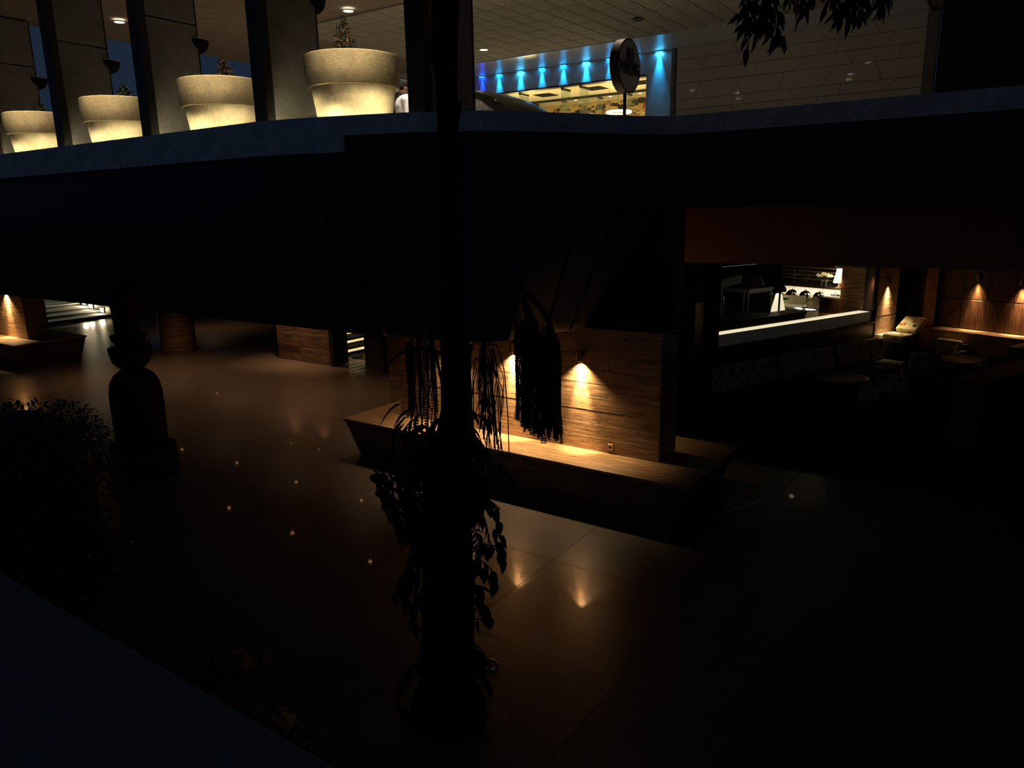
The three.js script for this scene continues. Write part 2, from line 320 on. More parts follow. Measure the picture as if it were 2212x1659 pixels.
// ---------------------------------------------------------------- blue-lit wall, shopfront, gloss stone wall
{
  const g = structGroup('wall_terrace');
  for (const [a, b] of [[-15.9, -12.9], [-12.894, -10.4], [-10.394, -8.95], [-8.944, -7.815]]) part('wall_panel', box2(a, b, 6.59, 7.06, -17.25, -17), M.blueWall, g);
  part('wall_panel', box2(-7.81, -7.17, 3.95, 7.06, -17.25, -17), M.blueWall, g);
  part('wall_panel', box2(-15.9, -12.9, 3.95, 6.585, -17.25, -17), M.blueWall, g);
  part('reveal_trim', [box2(-12.9, -7.8, 6.555, 6.59, -17.2, -16.99)], M.steel, g);
}
{
  const g = structGroup('wall_gloss_stone');
  part('wall_core', box2(-7.1, -1.9, 3.95, 7.06, -17.3, -17.0), M.black, g);
  part('trim', [box2(-7.16, -7.07, 3.95, 7.06, -17.1, -16.92), box2(-2.05, -1.86, 3.95, 7.06, -17.1, -16.92)], M.concrete, g);
  const rows = [[5.2, 5.74], [5.74, 5.95], [5.95, 6.3], [6.3, 6.555], [6.555, 6.81], [6.81, 7.06]];
  rows.forEach(([y0, y1], r) => {
    const cuts = []; for (let k = 0; k < 6; k++) cuts.push([-6.5 + k * 0.93 + (r * 0.37 % 0.6) - 0.2, ((k + r) % 3 - 1) * 0.09 + 0.03]);
    let L0 = -7.06, l0 = 0;
    for (const [x, s] of [...cuts.filter(c => c[0] < -2.3), [-2.06, 0]]) {
      part('stone_panel', upright([[L0 - l0 + 0.004, y0 + 0.004], [x - s - 0.004, y0 + 0.004], [x + s - 0.004, y1 - 0.004], [L0 + l0 + 0.004, y1 - 0.004]], 0.03).translate(0, 0, -16.965), M.glossStone, g);
      L0 = x; l0 = s;
    }
  });
}
struct('pillar', box2(-1.17, 0.9, 3.95, 7.4, -11.9, -10.8), M.darkStone);
struct('wall_side', box2(-1.8, 6, 3.95, 7.06, -17.3, -17.0), std([0.02, 0.02, 0.02], 0.15, { bumpMap: T.wave, bumpScale: 0.0012 }));
// shop behind the glass
struct('shop_floor', box2(-18, -5, 3.95, 4.0, -23, -17.3), M.pave);
struct('shop_ceiling', box2(-18, -5, 7.0, 7.05, -23, -17.26), M.cream);
struct('shop_wall', [box2(-18, -5, 4.0, 7.0, -23.1, -22.8), box2(-18.2, -18, 4, 7, -23, -17.3), box2(-5, -4.8, 4, 7, -23, -17.3)], M.cream);
{
  const g = structGroup('window_1');
  for (let k = 0; k < 4; k++) part('glass_pane', box2(-12.87 + k * 1.27, -12.87 + k * 1.27 + 1.26, 4.0, 6.55, -17.08, -17.07), M.glass, g);
  const fin = new THREE.MeshPhysicalMaterial({ color: col(0.82, 0.9, 0.86), roughness: 0.03, transmission: 0.95, thickness: 0 });
  for (const x of [-12.6, -11.45, -10.17, -9.64]) { part('glass_fin', box2(x - 0.008, x + 0.008, 4.0, 6.53, -17.55, -17.12), fin, g); part('fin_clamp', box2(x - 0.02, x + 0.02, 6.5, 6.55, -17.55, -17.12), M.steel, g); }
}
{
  const g = structGroup('window_2');
  part('window_rail', box2(-16, -6, 6.93, 6.99, -21.65, -21.58), M.steel, g);
  const fin = new THREE.MeshPhysicalMaterial({ color: col(0.82, 0.9, 0.84), roughness: 0.03, transmission: 0.95, thickness: 0 });
  for (const x of [-13.9, -12.85, -11.55, -10.55, -9.5]) { part('glass_fin', box2(x - 0.008, x + 0.008, 4.0, 6.93, -21.95, -21.6), fin, g); part('fin_clamp', box2(x - 0.02, x + 0.02, 6.9, 6.95, -21.95, -21.66), M.steel, g); }
}
// ---------------------------------------------------------------- landing parapet where the photographer stands
struct('parapet_wall', rbox(30, 1.3, 0.62, 0.02, -12, 1.95, -0.47), M.parapet);
// ---------------------------------------------------------------- stone benches round the piers
function makeBench(label) {
  const b = thing('stone_bench', label, 'bench', [-8.22, 0, -7.39], 0, 'stone benches round the piers');
  const l = 5.44, d = 1.73;
  const q = (x0, x1, y, z0, z1) => [V(x0, y, z1), V(x1, y, z1), V(x1, y, z0), V(x0, y, z0)];
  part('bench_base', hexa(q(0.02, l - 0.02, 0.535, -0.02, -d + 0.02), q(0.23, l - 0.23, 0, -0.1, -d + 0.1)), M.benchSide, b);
  const top = part('bench_top', rbox(l, 0.042, d, 0.004, l / 2, 0.555, -d / 2), M.benchTop, b);
  part('edge_trim', [box(l + 0.006, 0.02, 0.006, l / 2, 0.562, 0.002), box(0.006, 0.02, d, -0.002, 0.562, -d / 2), box(0.006, 0.02, d, l + 0.002, 0.562, -d / 2)], M.brass, b);
  return b;
}
const bench = makeBench('long stone bench round the lamp-lit pier behind the tree trunk');
copy(bench, [-20.09 - 5.44, 0, -7.75], 0, 'stone bench round the far pier beside the lit steps');

// ---------------------------------------------------------------- cylinder wall lamps
function wallLamp(pos, turn, label, cd, color, deg, mid = 56) {
  const t = thing('wall_lamp', label, 'wall lamp', pos, turn, 'cylinder wall lamps');
  part('lamp_body', [cyl(0.036, 0.036, 0.13, 0, 0.065, 0.062), new THREE.TorusGeometry(0.034, 0.004, 6, 24).rotateX(Math.PI / 2).translate(0, 0.002, 0.062)], M.brass, t);
  part('wall_bracket', [cyl(0.045, 0.045, 0.012, 0, 0, 0, 20).rotateX(Math.PI / 2).translate(0, 0.08, 0.006), box(0.02, 0.02, 0.05, 0, 0.08, 0.02)], M.brass, t);
  part('lamp_glow', cyl(0.029, 0.029, 0.004, 0, 0.005, 0.062), glow(color, 5), t);
  const a = V(0, -0.012, 0.062).applyAxisAngle(V(0, 1, 0), turn).add(pos), b = V(0, -1, 0.06).applyAxisAngle(V(0, 1, 0), turn).add(pos);
  const a2 = V(0, -0.012, 0.05).applyAxisAngle(V(0, 1, 0), turn).add(pos), b3 = V(0, -0.62, 0).applyAxisAngle(V(0, 1, 0), turn).add(pos), pale = color.clone().lerp(col(1, 0.85, 0.6), 0.35);
  spot(a2, b, pale, cd * (mid < 50 ? 1.1 : 1.55), mid, 1, 1);
  spot(a2, b3, pale, cd * 5.2, 19, 1, 1);
}
const lampCd = 8;
wallLamp(V(-5.5, 1.745, -8.0), 0, 'cylinder wall lamp on the pier, half hidden by the hanging seed strands', lampCd, WARM, 62);
wallLamp(V(-4.47, 1.735, -8.0), 0, 'cylinder wall lamp on the pier above the power socket', lampCd, WARM, 62);
wallLamp(V(-6.53, 1.745, -8.0), 0, 'cylinder wall lamp on the pier hidden behind the palm trunk', lampCd, WARM, 62);
wallLamp(V(-21.62, 1.75, -8.375), 0, 'cylinder wall lamp on the far pier beside the lit steps', 12, WARM, 62);
{
  const s = thing('power_socket', 'square power socket low on the stone pier above the lit bench', 'socket', [-4.05, 0.66, -7.998]);
  part('cover_plate', rbox(0.082, 0.082, 0.012, 0.004), M.brass, s);
  part('socket_ring', new THREE.TorusGeometry(0.024, 0.004, 8, 24).translate(0, 0, 0.008), M.chrome, s);
  part('socket_well', cyl(0.021, 0.021, 0.004, 0, 0, 0, 20).rotateX(Math.PI / 2).translate(0, 0, 0.006), M.black, s);
}
// downlights in the low ceiling over the court
{
  let first;
  const spots = [[-10.6, -8.1], [-8.55, -8.05, 0], [-12.65, -8.2], [-14.7, -8.2], [-10.65, -9.9], [-12.66, -9.9], [-14.9, -10.0], [-17, -9.9], [-17, -8.2], [-21.5, -13.97]];
  const names = ['over the floor behind the big bench', 'just beyond the end of the pier', 'one step out from the totem', 'in the middle of the court', 'in the second row near the doorway', 'in front of the doorway', 'in front of the timber wall', 'near the round column', 'near the far bench', 'deep under the terrace near the garden steps'];
  spots.forEach(([x, z], i) => {
    const lab = 'small recessed downlight in the low ceiling ' + names[i];
    if (!first) {
      first = thing('downlight', lab, 'downlight', [x, 2.15, z], 0, 'downlights in the low ceiling');
      part('trim_ring', new THREE.TorusGeometry(0.045, 0.008, 8, 28).rotateX(Math.PI / 2), M.brass, first);
      part('lamp_lens', cyl(0.03, 0.03, 0.004, 0, -0.003, 0, 20), glow([1, 0.48, 0.14], 9), first);
    } else copy(first, [x, 2.15, z], 0, lab);
    spot(V(x, 2.135, z), V(x, 0, z), AMBER, i < 4 ? 2.4 : 7, 64, 1, 1);
  });
}
// steel ring uplight sunk in the floor, switched off
{
  const t = thing('ground_light', 'round steel-rimmed ground light set in the floor at the foot of the palm', 'ground light', [-3.22, 0, -4.25]);
  part('rim', [new THREE.TorusGeometry(0.068, 0.008, 10, 40).rotateX(Math.PI / 2).translate(0, 0.01, 0), cyl(0.076, 0.08, 0.012, 0, 0.006, 0, 36)], M.chrome, t);
  part('lens', cyl(0.06, 0.06, 0.006, 0, 0.011, 0, 32), M.black, t);
}
// stacked stone totem
{
  const t = thing('stone_totem', 'dark stacked stone totem of a domed drum, two bowls and a post', 'sculpture', [-10.08, 0, -5.3]);
  part('plinth', lathe([[0.001, 0], [0.44, 0], [0.44, 0.3], [0.42, 0.42], [0.001, 0.42]]), M.totem, t);
  part('domed_drum', lathe([[0.001, 0.42], [0.335, 0.42], [0.345, 1.0], [0.34, 1.2], [0.315, 1.35], [0.26, 1.45], [0.17, 1.52], [0.001, 1.53]]), M.totem, t);
  part('bowl', lathe([[0.001, 1.53], [0.1, 1.53], [0.17, 1.56], [0.24, 1.64], [0.27, 1.74], [0.282, 1.84], [0.265, 1.845], [0.001, 1.85]]), M.totem, t);
  part('bowl', lathe([[0.001, 1.85], [0.1, 1.855], [0.17, 1.88], [0.215, 1.94], [0.232, 2.01], [0.215, 2.015], [0.001, 2.02]]), M.totem, t);
  part('post', lathe([[0.001, 2.02], [0.155, 2.02], [0.18, 2.5], [0.185, 2.72], [0.15, 2.74], [0.001, 2.74]]), M.totem, t);
}
// lamps on the garden steps
{
  let first;
  [[-29.24, 0.43, 'topmost'], [-28.75, 0.32, 'middle'], [-27.97, 0.22, 'lowest']].forEach(([x, y, w]) => {
    const lab = w + ' of the three bright step lamps beside the garden steps';
    y += 0.02;
    if (!first) {
      first = thing('step_lamp', lab, 'step lamp', [x, y, -13.9], 0, 'step lamps');
      part('housing', rbox(0.3, 0.2, 0.03, 0.01, 0, 0, 0.015), M.steel, first);
      part('lamp_glow', rbox(0.25, 0.15, 0.01, 0.004, 0, 0, 0.03), glow([1, 0.85, 0.55], 6), first);
    } else copy(first, [x, y, -13.9], 0, lab);
    point(V(x, y, -13.82), col(1, 0.8, 0.48), 0.9, 4);
  });
  const t = thing('added_garden_lamp', 'added garden lamp out of view on the landing above the lit steps', 'garden lamp', [-31.6, 0.45, -8.8]);
  part('pole', cyl(0.03, 0.04, 1.9, 0, 0.95, 0, 12), M.steel, t);
  part('lamp_head', cyl(0.12, 0.16, 0.16, 0, 1.95, 0, 20), M.steel, t);
  part('lamp_lens', cyl(0.12, 0.12, 0.01, 0, 1.865, 0, 20), glow([0.8, 1, 0.85], 6), t);
  spot(V(-31.6, 2.29, -8.8), V(-30.6, 0.45, -11.6), col(0.75, 1, 0.82), 45, 62, 0.8, 3);  // added lamp, kept out of sight, brightens the landing
}
// lamp in the passage, cable coil, grazing lamp on the timber wall
{
  const t = thing('bulkhead_lamp', 'small bright lamp on the passage wall beyond the dark doorway', 'wall lamp', [-12.92, 0.98, -12.95], 0);
  part('lamp_plate', cyl(0.05, 0.05, 0.02).rotateX(Math.PI / 2).translate(0, 0, -0.01), M.steel, t);
  part('lamp_glow', new THREE.SphereGeometry(0.03, 16, 10).translate(0, 0, -0.045), glow([1, 0.85, 0.5], 5), t);
  spot(V(-13.2, 1.9, -13.1), V(-13.9, 0, -13.6), col(1, 0.8, 0.4), 20, 50, 0.8, 2);
  const c = thing('ceiling_lamp', 'recessed lamp in the passage ceiling over the white-edged steps', 'downlight', [-13.2, 2.0, -13.1]);
  part('trim_ring', new THREE.TorusGeometry(0.06, 0.01, 8, 24).rotateX(Math.PI / 2), M.steel, c);
  part('lamp_lens', cyl(0.05, 0.05, 0.006, 0, 0.0, 0, 20), glow([1, 0.85, 0.5], 4), c);
  const k = thing('cable_coil', 'black coil of cable lying on the lit floor of the passage', 'cable', [-13.7, 0.012, -12.95]);
  part('coil', [0, 1, 2].map(i => new THREE.TorusGeometry(0.13 + i * 0.006, 0.011, 6, 30).rotateX(Math.PI / 2).translate(i * 0.006, i * 0.016, 0)), M.black, k);
  part('loose_end', tube([[0.13, 0, 0], [0.2, 0, 0.1], [0.3, 0, 0.12], [0.36, 0, 0.05]], 0.011), M.black, k);
  let w0;
  [[-15.05, 'outer'], [-14.0, 'inner']].forEach(([x, w]) => {
    const lab = w + ' of the two small downlights close to the timber wall, counted from the open floor';
    if (!w0) { w0 = thing('wall_downlight', lab, 'downlight', [x, 2.15, -11.72], 0, 'downlights washing the timber wall'); part('trim_ring', new THREE.TorusGeometry(0.04, 0.007, 8, 24).rotateX(Math.PI / 2), M.brass, w0); part('lamp_lens', cyl(0.022, 0.022, 0.004, 0, -0.003, 0, 18), glow(AMBER, 4), w0); }
    else copy(w0, [x, 2.15, -11.72], 0, lab);
    spot(V(x, 2.13, -11.72), V(x, 0, -11.8), AMBER, 16, 40, 1, 1.5);
  });
}
{ // pier back lamp for the bench, plus an added fill on the orange bulkhead
  wallLamp(V(-4.47, 1.745, -8.5), Math.PI, 'cylinder wall lamp on the hidden far side of the pier', 2.2, WARM, 62, 60);
  spot(V(-4.3, 1.9, -8.58), V(-3.0, 3.25, -9.12), AMBER, 0.5, 50, 1, 2);  // added upward fill without a fixture, brightens the bulkhead
}
// ---------------------------------------------------------------- planters on the terrace edge, with uplights
{
  const px = [-14.62, -11.98, -9.36, -6.815], where = ['smallest in view, at the far end of the terrace edge', 'second from the far end of the terrace edge', 'between the third and fourth pillars from the trunk', 'largest in view, beside the man in white'];
  let first, plug, top;
  px.forEach((x, i) => {
    const lab = 'round cream stone planter with a thick collar, ' + ['farthest along the terrace edge', 'second farthest along the terrace edge', 'second nearest to the palm trunk', 'beside the man in the white shirt'][i];
    const p = V(x, 4.36, -6.66);
    if (!first) {
      first = thing('planter', lab, 'planter', p, 0, 'stone planters on the terrace edge');
      part('pot_body', lathe([[0.001, 0], [0.385, 0], [0.4, 0.03], [0.49, 0.66], [0.48, 0.68], [0.001, 0.68]], 56), M.pot, first);
      part('collar', lathe([[0.495, 0.645], [0.53, 0.65], [0.54, 0.662], [0.55, 0.76], [0.556, 0.79], [0.561, 0.985], [0.548, 1.0], [0.5, 1.0], [0.485, 0.985], [0.47, 0.9]], 56), M.pot, first);
      part('soil', cyl(0.475, 0.47, 0.03, 0, 0.9, 0, 40), M.soil, first);
    } else copy(first, p, i * 1.3, lab);
    // shrub in the pot
    const dry = i === 3 || i === 2, s = thing('potted_shrub', ['low dark shrub in the farthest planter', 'dark green shrub in the second farthest planter', 'rusty brown shrub in the planter second nearest the trunk', 'tall dry conical shrub in the planter beside the man in white'][i], 'shrub', V(x + [0.1, 0.2, 0.1, -0.1][i], 5.28, -6.66));
    const h = [0.24, 0.26, 0.32, 0.5][i], r = [0.18, 0.24, 0.26, 0.24][i];
    part('stems', Array.from({ length: 9 }, (_, k) => { const a = k * 0.7, e = rr(0.4, 1); return tube([[0, 0, 0], [Math.cos(a) * r * 0.3, h * 0.5 * e, Math.sin(a) * r * 0.3], [Math.cos(a) * r * 0.55 * (1 - e * 0.4), h * e, Math.sin(a) * r * 0.55 * (1 - e * 0.4)]], 0.006, 6, 4); }), M.bark, s);
    const lg = leafGeo(0.07, 0.028, 0.3), n = 240, im = new THREE.InstancedMesh(lg, std([1, 1, 1], 0.7, { side: THREE.DoubleSide }), n), m4 = new THREE.Matrix4(), q = new THREE.Quaternion(), e = new THREE.Euler();
    for (let k = 0; k < n; k++) {
      const t = Math.pow(rnd(), 1.3), a = rr(0, 6.28), w = r * (1 - t * 0.8) * rr(0.45, 1.05);
      e.set(rr(-0.9, 0.5), a, rr(-0.5, 0.5), 'YXZ'); q.setFromEuler(e);
      m4.compose(V(Math.cos(a) * w, 0.02 + t * h, Math.sin(a) * w), q, V(1, 1, 1).multiplyScalar(rr(0.6, 1.25))); im.setMatrixAt(k, m4);
      const c = dry && rnd() < (i === 2 ? 0.75 : 0.4) ? col(0.2 * rr(0.6, 1.2), 0.1 * rr(0.6, 1.1), 0.03) : col(0.05 * rr(0.5, 1), 0.07 * rr(0.6, 1.2), 0.025);
      im.setColorAt(k, c);
    }
    im.name = 'foliage'; im.castShadow = im.receiveShadow = true; s.add(im); im.userData.kind = 'stuff';
    // uplights: two for the pot, one washing the pillar beside it
    const who = ['farthest planter', 'second farthest planter', 'planter second nearest the trunk', 'planter beside the man in white'][i];
    [[0.18, -5.84, 0.04, 4.58, 3.2, 'before the middle of the '], [-0.42, -5.86, -0.06, 4.58, 2.6, 'before the edge of the '], [0.92, -6.3, 0.1, 4.58, 4.6, 'on the trunk side of the '], [-0.72, -6.14, -1.05, 4.72, 2.2, 'between its pillar and the ']].forEach(([du, z, tx, ty, cd, w]) => {
      const zz = z - (i === 3 && du > 0 ? 0.1 : 0), ul = V(x + du, 4.36, zz), lab2 = 'low uplight ' + w + who;
      if (!plug) {
        plug = thing('uplight', lab2, 'uplight', ul, 0, 'planter uplights');
        part('housing', [cyl(0.05, 0.06, 0.05, 0, 0.025, 0, 20)], M.steel, plug);
        part('lamp_lens', cyl(0.04, 0.04, 0.006, 0, 0.053, 0, 20), glow(CREAM, 4), plug);
      } else copy(plug, ul, 0, lab2);
      spot(V(x + du, 4.435, zz), V(x + tx, ty, -6.62), CREAM, cd, du < -0.5 ? 50 : 43, du < -0.5 ? 0.8 : 0.25, 2);
    });
    // added unseen spotlight overhead, brightens each shrub and the top of its collar
    const sl = V(x + 1.1, 7.06, -5.4), lab3 = 'added unseen ceiling spotlight above the ' + who;
    if (!top) { top = thing('added_ceiling_spotlight', lab3, 'spotlight', sl, 0, 'added planter spotlights'); part('trim_ring', new THREE.TorusGeometry(0.06, 0.01, 8, 28).rotateX(Math.PI / 2), M.steel, top); part('lamp_lens', cyl(0.05, 0.05, 0.006, 0, -0.004, 0, 20), glow(SOFTWARM, 3), top); }
    else copy(top, sl, 0, lab3);
    spot(sl.clone().add(V(0, -0.02, 0)), V(x, 5.2, -6.66), col(1, 0.78, 0.46), 38, 14.2, 0.25, 2);
  });
}
function leafGeo(len, wid, droop = 0.3, seg = 5) {                        // pointed leaf along +z from its stalk, folded at the midrib
  const pos = [], idx = [];
  for (let i = 0; i <= seg; i++) { const t = i / seg, w = wid * 0.5 * Math.sin(Math.PI * Math.pow(t, 0.8)) * (1 - 0.25 * t), z = len * t, y = -droop * len * t * t; pos.push(-w, y + w * 0.35, z, 0, y, z, w, y + w * 0.35, z); }
  for (let i = 0; i < seg; i++) { const a = i * 3; for (const k of [0, 1]) idx.push(a + k, a + k + 3, a + k + 1, a + k + 1, a + k + 3, a + k + 4); }
  const g = new THREE.BufferGeometry(); g.setAttribute('position', new THREE.Float32BufferAttribute(pos, 3)); g.setIndex(idx); g.computeVertexNormals(); return tri(g);
}
// half-bowl sconces on the backs of the pillars
{
  let first;
  [1, 2, 3, 4].forEach((i) => {
    const lab = 'black half-bowl lamp on the back of the pillar ' + ['', 'beyond the farthest planter', 'between the two farthest planters', 'behind the planter with the rusty shrub', 'behind the planter beside the man'][i], p = V(bladeX[i] + 0.02, i === 4 ? 6.28 : 6.12, -7.11);
    if (!first) {
      first = thing('bowl_sconce', lab, 'wall lamp', p, 0, 'half-bowl sconces');
      part('bowl', [new THREE.SphereGeometry(0.19, 28, 12, 0, Math.PI * 2, Math.PI / 2, Math.PI / 2).scale(0.62, 1.05, 1).translate(0, 0, -0.03), cyl(0.19, 0.19, 0.012, 0, 0, 0, 28).scale(0.62, 1, 1).translate(0, -0.004, -0.03)], M.matt, first);
      part('bowl_rim', new THREE.TorusGeometry(0.188, 0.005, 6, 40).rotateX(Math.PI / 2).scale(0.62, 1, 1).translate(0, 0.004, -0.03), M.brass, first);
    } else copy(first, p, 0, lab);
  });
}
// ---------------------------------------------------------------- ceiling lights of the terrace
{
  let first;
  const at = [[-10.5, -14.3, 1, 'tiled ceiling beside the palm trunk'], [-10.4, -10.15, 1, 'plain ceiling above the planter beside the man'], [-14.2, -8.1, 1, 'plain ceiling between the far pillars'], [-9.1, -10.7, 0, 'ceiling over the car'], [-8.2, -9.2, 0, 'ceiling in front of the gloss stone wall'], [-8.6, -7.9, 0, 'ceiling near the planter row'], [-4.6, -10.6, 0, 'ceiling before the dark pillar'], [-4.85, -9.6, 0, 'ceiling behind the sign'], [-3.9, -12.2, 0, 'ceiling at the terrace corner'], [-13, -11, 1, 'ceiling in the middle of the terrace']];
  at.forEach(([x, z, own, w], i) => {
    const lab = 'round recessed ceiling light in the terrace ' + w;
    if (!first) {
      first = thing('ceiling_light', lab, 'ceiling light', [x, 7.06, z], 0, 'recessed ceiling lights of the terrace');
      part('trim_ring', new THREE.TorusGeometry(0.095, 0.012, 8, 32).rotateX(Math.PI / 2), M.white, first);
      part('lamp_lens', cyl(0.085, 0.085, 0.01, 0, 0.0, 0, 28), glow([1, 0.86, 0.66], 7), first);
    } else copy(first, [x, 7.06, z], 0, lab);
    spot(V(x, 7.04, z), V(x, 0, z), i < 3 ? col(1, 0.8, 0.55) : col(1, 0.86, 0.68), [24, 15, 15][i] ?? 28, [48, 48, 48, 56, 44, 44, 40, 34, 50, 60][i], 0.7, 4);
  });
  const d = thing('ceiling_speaker', 'round dark ceiling speaker in the tiled terrace ceiling', 'ceiling speaker', [-6.62, 7.062, -14.0]);
  part('trim_ring', new THREE.TorusGeometry(0.1, 0.014, 8, 32).rotateX(Math.PI / 2), M.steel, d);
  part('grille', cyl(0.09, 0.09, 0.01, 0, 0.004, 0, 28), M.black, d);
}
// blue wall washers along the top of the terrace wall
{
  let first;
  const xs = [-12.55, -12.0, -11.32, -10.67, -10.045, -9.4, -8.75, -8.07, -7.49], w = ['ninth', 'eighth', 'seventh', 'sixth', 'fifth', 'fourth', 'third', 'second', 'first'];
  xs.forEach((x, i) => {
    const lab = 'small blue wall washer under the terrace ceiling, ' + w[i] + ' from the gloss stone wall';
    if (!first) {
      first = thing('blue_washer', lab, 'wall washer', [x, 7.03, -17], 0, 'blue wall washers');
      part('housing', rbox(0.19, 0.014, 0.055, 0.004, 0, 0.022, 0.032), M.steel, first);
      part('lamp_glow', rbox(0.17, 0.01, 0.04, 0.003, 0, 0.01, 0.036), M.blueGlow, first);
    } else copy(first, [x, 7.03, -17], 0, lab);
    const bright = i % 3 === 2, r = new THREE.RectAreaLight(i ? (bright ? col(0.05, 0.56, 1) : col(0.01, 0.42, 1)) : col(0, 0.04, 1), i === 7 ? 24 : bright ? 90 : 46, 0.15, 0.04);
    r.position.set(x, 7.032, -16.962); r.lookAt(x, 6, -16.975); r.name = 'washer_beam'; scene.add(r);
    if (i !== 7) spot(V(x, 7.02, -16.95), V(x, 6.55, -17.0), i ? BLUE : col(0, 0.04, 1), bright ? 13 : 9, 20, 1, 1.5);
  });
}
// shop interior fittings
{
  const glowY = col(1, 0.8, 0.38);
  const r = thing('ring_chandelier', 'bright oval ring chandelier hanging inside the shop', 'chandelier', [-10.3, 6.29, -20.6]);
  part('ring_lamp', new THREE.TorusGeometry(0.34, 0.035, 10, 56).rotateX(Math.PI / 2), glow([1, 0.88, 0.5], 1.8), r);
  part('cross_bars', [box(0.68, 0.03, 0.03), box(0.03, 0.03, 0.68)], M.brass, r);
  for (const a of [0, 2.09, 4.18]) part('hanging_wire', cyl(0.004, 0.004, 0.75, Math.cos(a) * 0.34, 0.375, Math.sin(a) * 0.34, 5), M.steel, r);
  point(V(-10.3, 5.9, -20.6), glowY, 9, 20);
  point(V(-13, 5.4, -19.8), glowY, 11, 12); point(V(-8, 5.4, -19.4), glowY, 8, 12);
  let d;
  [[-12.8, -20.6, 'beyond the car roof'], [-11.0, -20.45, 'in the middle of the shop'], [-9.5, -20.4, 'near the end of the shop window']].forEach(([x, z, w]) => {
    const lab = 'square dark ceiling vent ' + w;
    if (!d) { d = thing('ceiling_vent', lab, 'ceiling vent', [x, 6.99, z], 0, 'shop ceiling vents'); part('vent_frame', [0, 1, 2, 3].map(k => box(k % 2 ? 0.03 : 0.56, 0.016, k % 2 ? 0.56 : 0.03, k % 2 ? (k - 2) * 0.27 : 0, 0, k % 2 ? 0 : (k - 1) * 0.27)), M.black, d); for (let k = 0; k < 3; k++) part('vent_louvre', [0, 1, 2, 3].map(j => box(j % 2 ? 0.02 : 0.4 - k * 0.12, 0.02, j % 2 ? 0.4 - k * 0.12 : 0.02, j % 2 ? (j - 2) * (0.2 - k * 0.06) : 0, -0.004, j % 2 ? 0 : (j - 1) * (0.2 - k * 0.06))), M.black, d); }
    else copy(d, [x, 6.99, z], 0, lab);
  });
  let s;
  [[-14.2, -22.0, 'deepest in the shop, beyond the car'], [-12.4, -21.75, 'above the middle of the mural'], [-11.2, -21.78, 'above the chandelier end of the mural'], [-10.2, -21.8, 'above the end of the mural'], [-10.2, -20.1, 'by the shop window near the sign']].forEach(([x, z, w]) => {
    const lab = 'small bright shop spotlight ' + w;
    if (!s) { s = thing('shop_spotlight', lab, 'spotlight', [x, 6.98, z], 0, 'shop spotlights'); part('lamp_body', cyl(0.06, 0.05, 0.07, 0, -0.02, 0, 18), M.white, s); part('lamp_lens', cyl(0.045, 0.045, 0.006, 0, -0.058, 0, 18), glow([1, 0.95, 0.75], 2.5), s); }
    else copy(s, [x, 6.98, z], 0, lab);
  });
  const mural = canvasTex(1024, 192, (g, w, h) => {
    g.fillStyle = '#b39a62'; g.fillRect(0, 0, w, h);
    let q = 11; const r = () => { q = (q * 1103515245 + 12345) & 0x7fffffff; return q / 0x7fffffff; };
    const shapes = ['#241b12', '#3a2a18', '#5a3f24', '#7d5631', '#19130d', '#a67c4c', '#4a4229', '#2f3a35'];
    for (let i = 0; i < 150; i++) { const x = w * (0.22 + 0.8 * r()), y = h * (0.05 + r() * 0.9), a = 10 + r() * 42; g.fillStyle = shapes[Math.floor(r() * 8)]; g.beginPath(); g.moveTo(x - a, y); for (let k = 0; k < 5; k++) g.quadraticCurveTo(x + a * (r() * 2 - 1), y + a * (r() * 1.4 - 0.9), x + a * (k / 2 - 1), y + a * (r() - 0.5)); g.closePath(); g.fill(); }
    for (const [x, y] of [[430, 80], [560, 60], [690, 74], [800, 46], [930, 60]]) { g.fillStyle = '#a8784a'; g.beginPath(); g.ellipse(x, y, 24, 34, 0.25, 0, 7); g.fill(); g.fillStyle = '#1f160e'; g.beginPath(); g.ellipse(x - 4, y - 28, 30, 17, 0.1, 0, 7); g.fill(); g.fillStyle = '#5d3d22'; g.beginPath(); g.ellipse(x + 10, y, 7, 22, 0.2, 0, 7); g.fill(); }
  });
  single('wall_mural', new THREE.BoxGeometry(6.2, 0.98, 0.03).translate(-12.3, 6.46, -22.77), std([1, 1, 1], 0.7, { map: mural }), 'long brown and cream abstract mural on the back wall of the shop', 'mural');
}
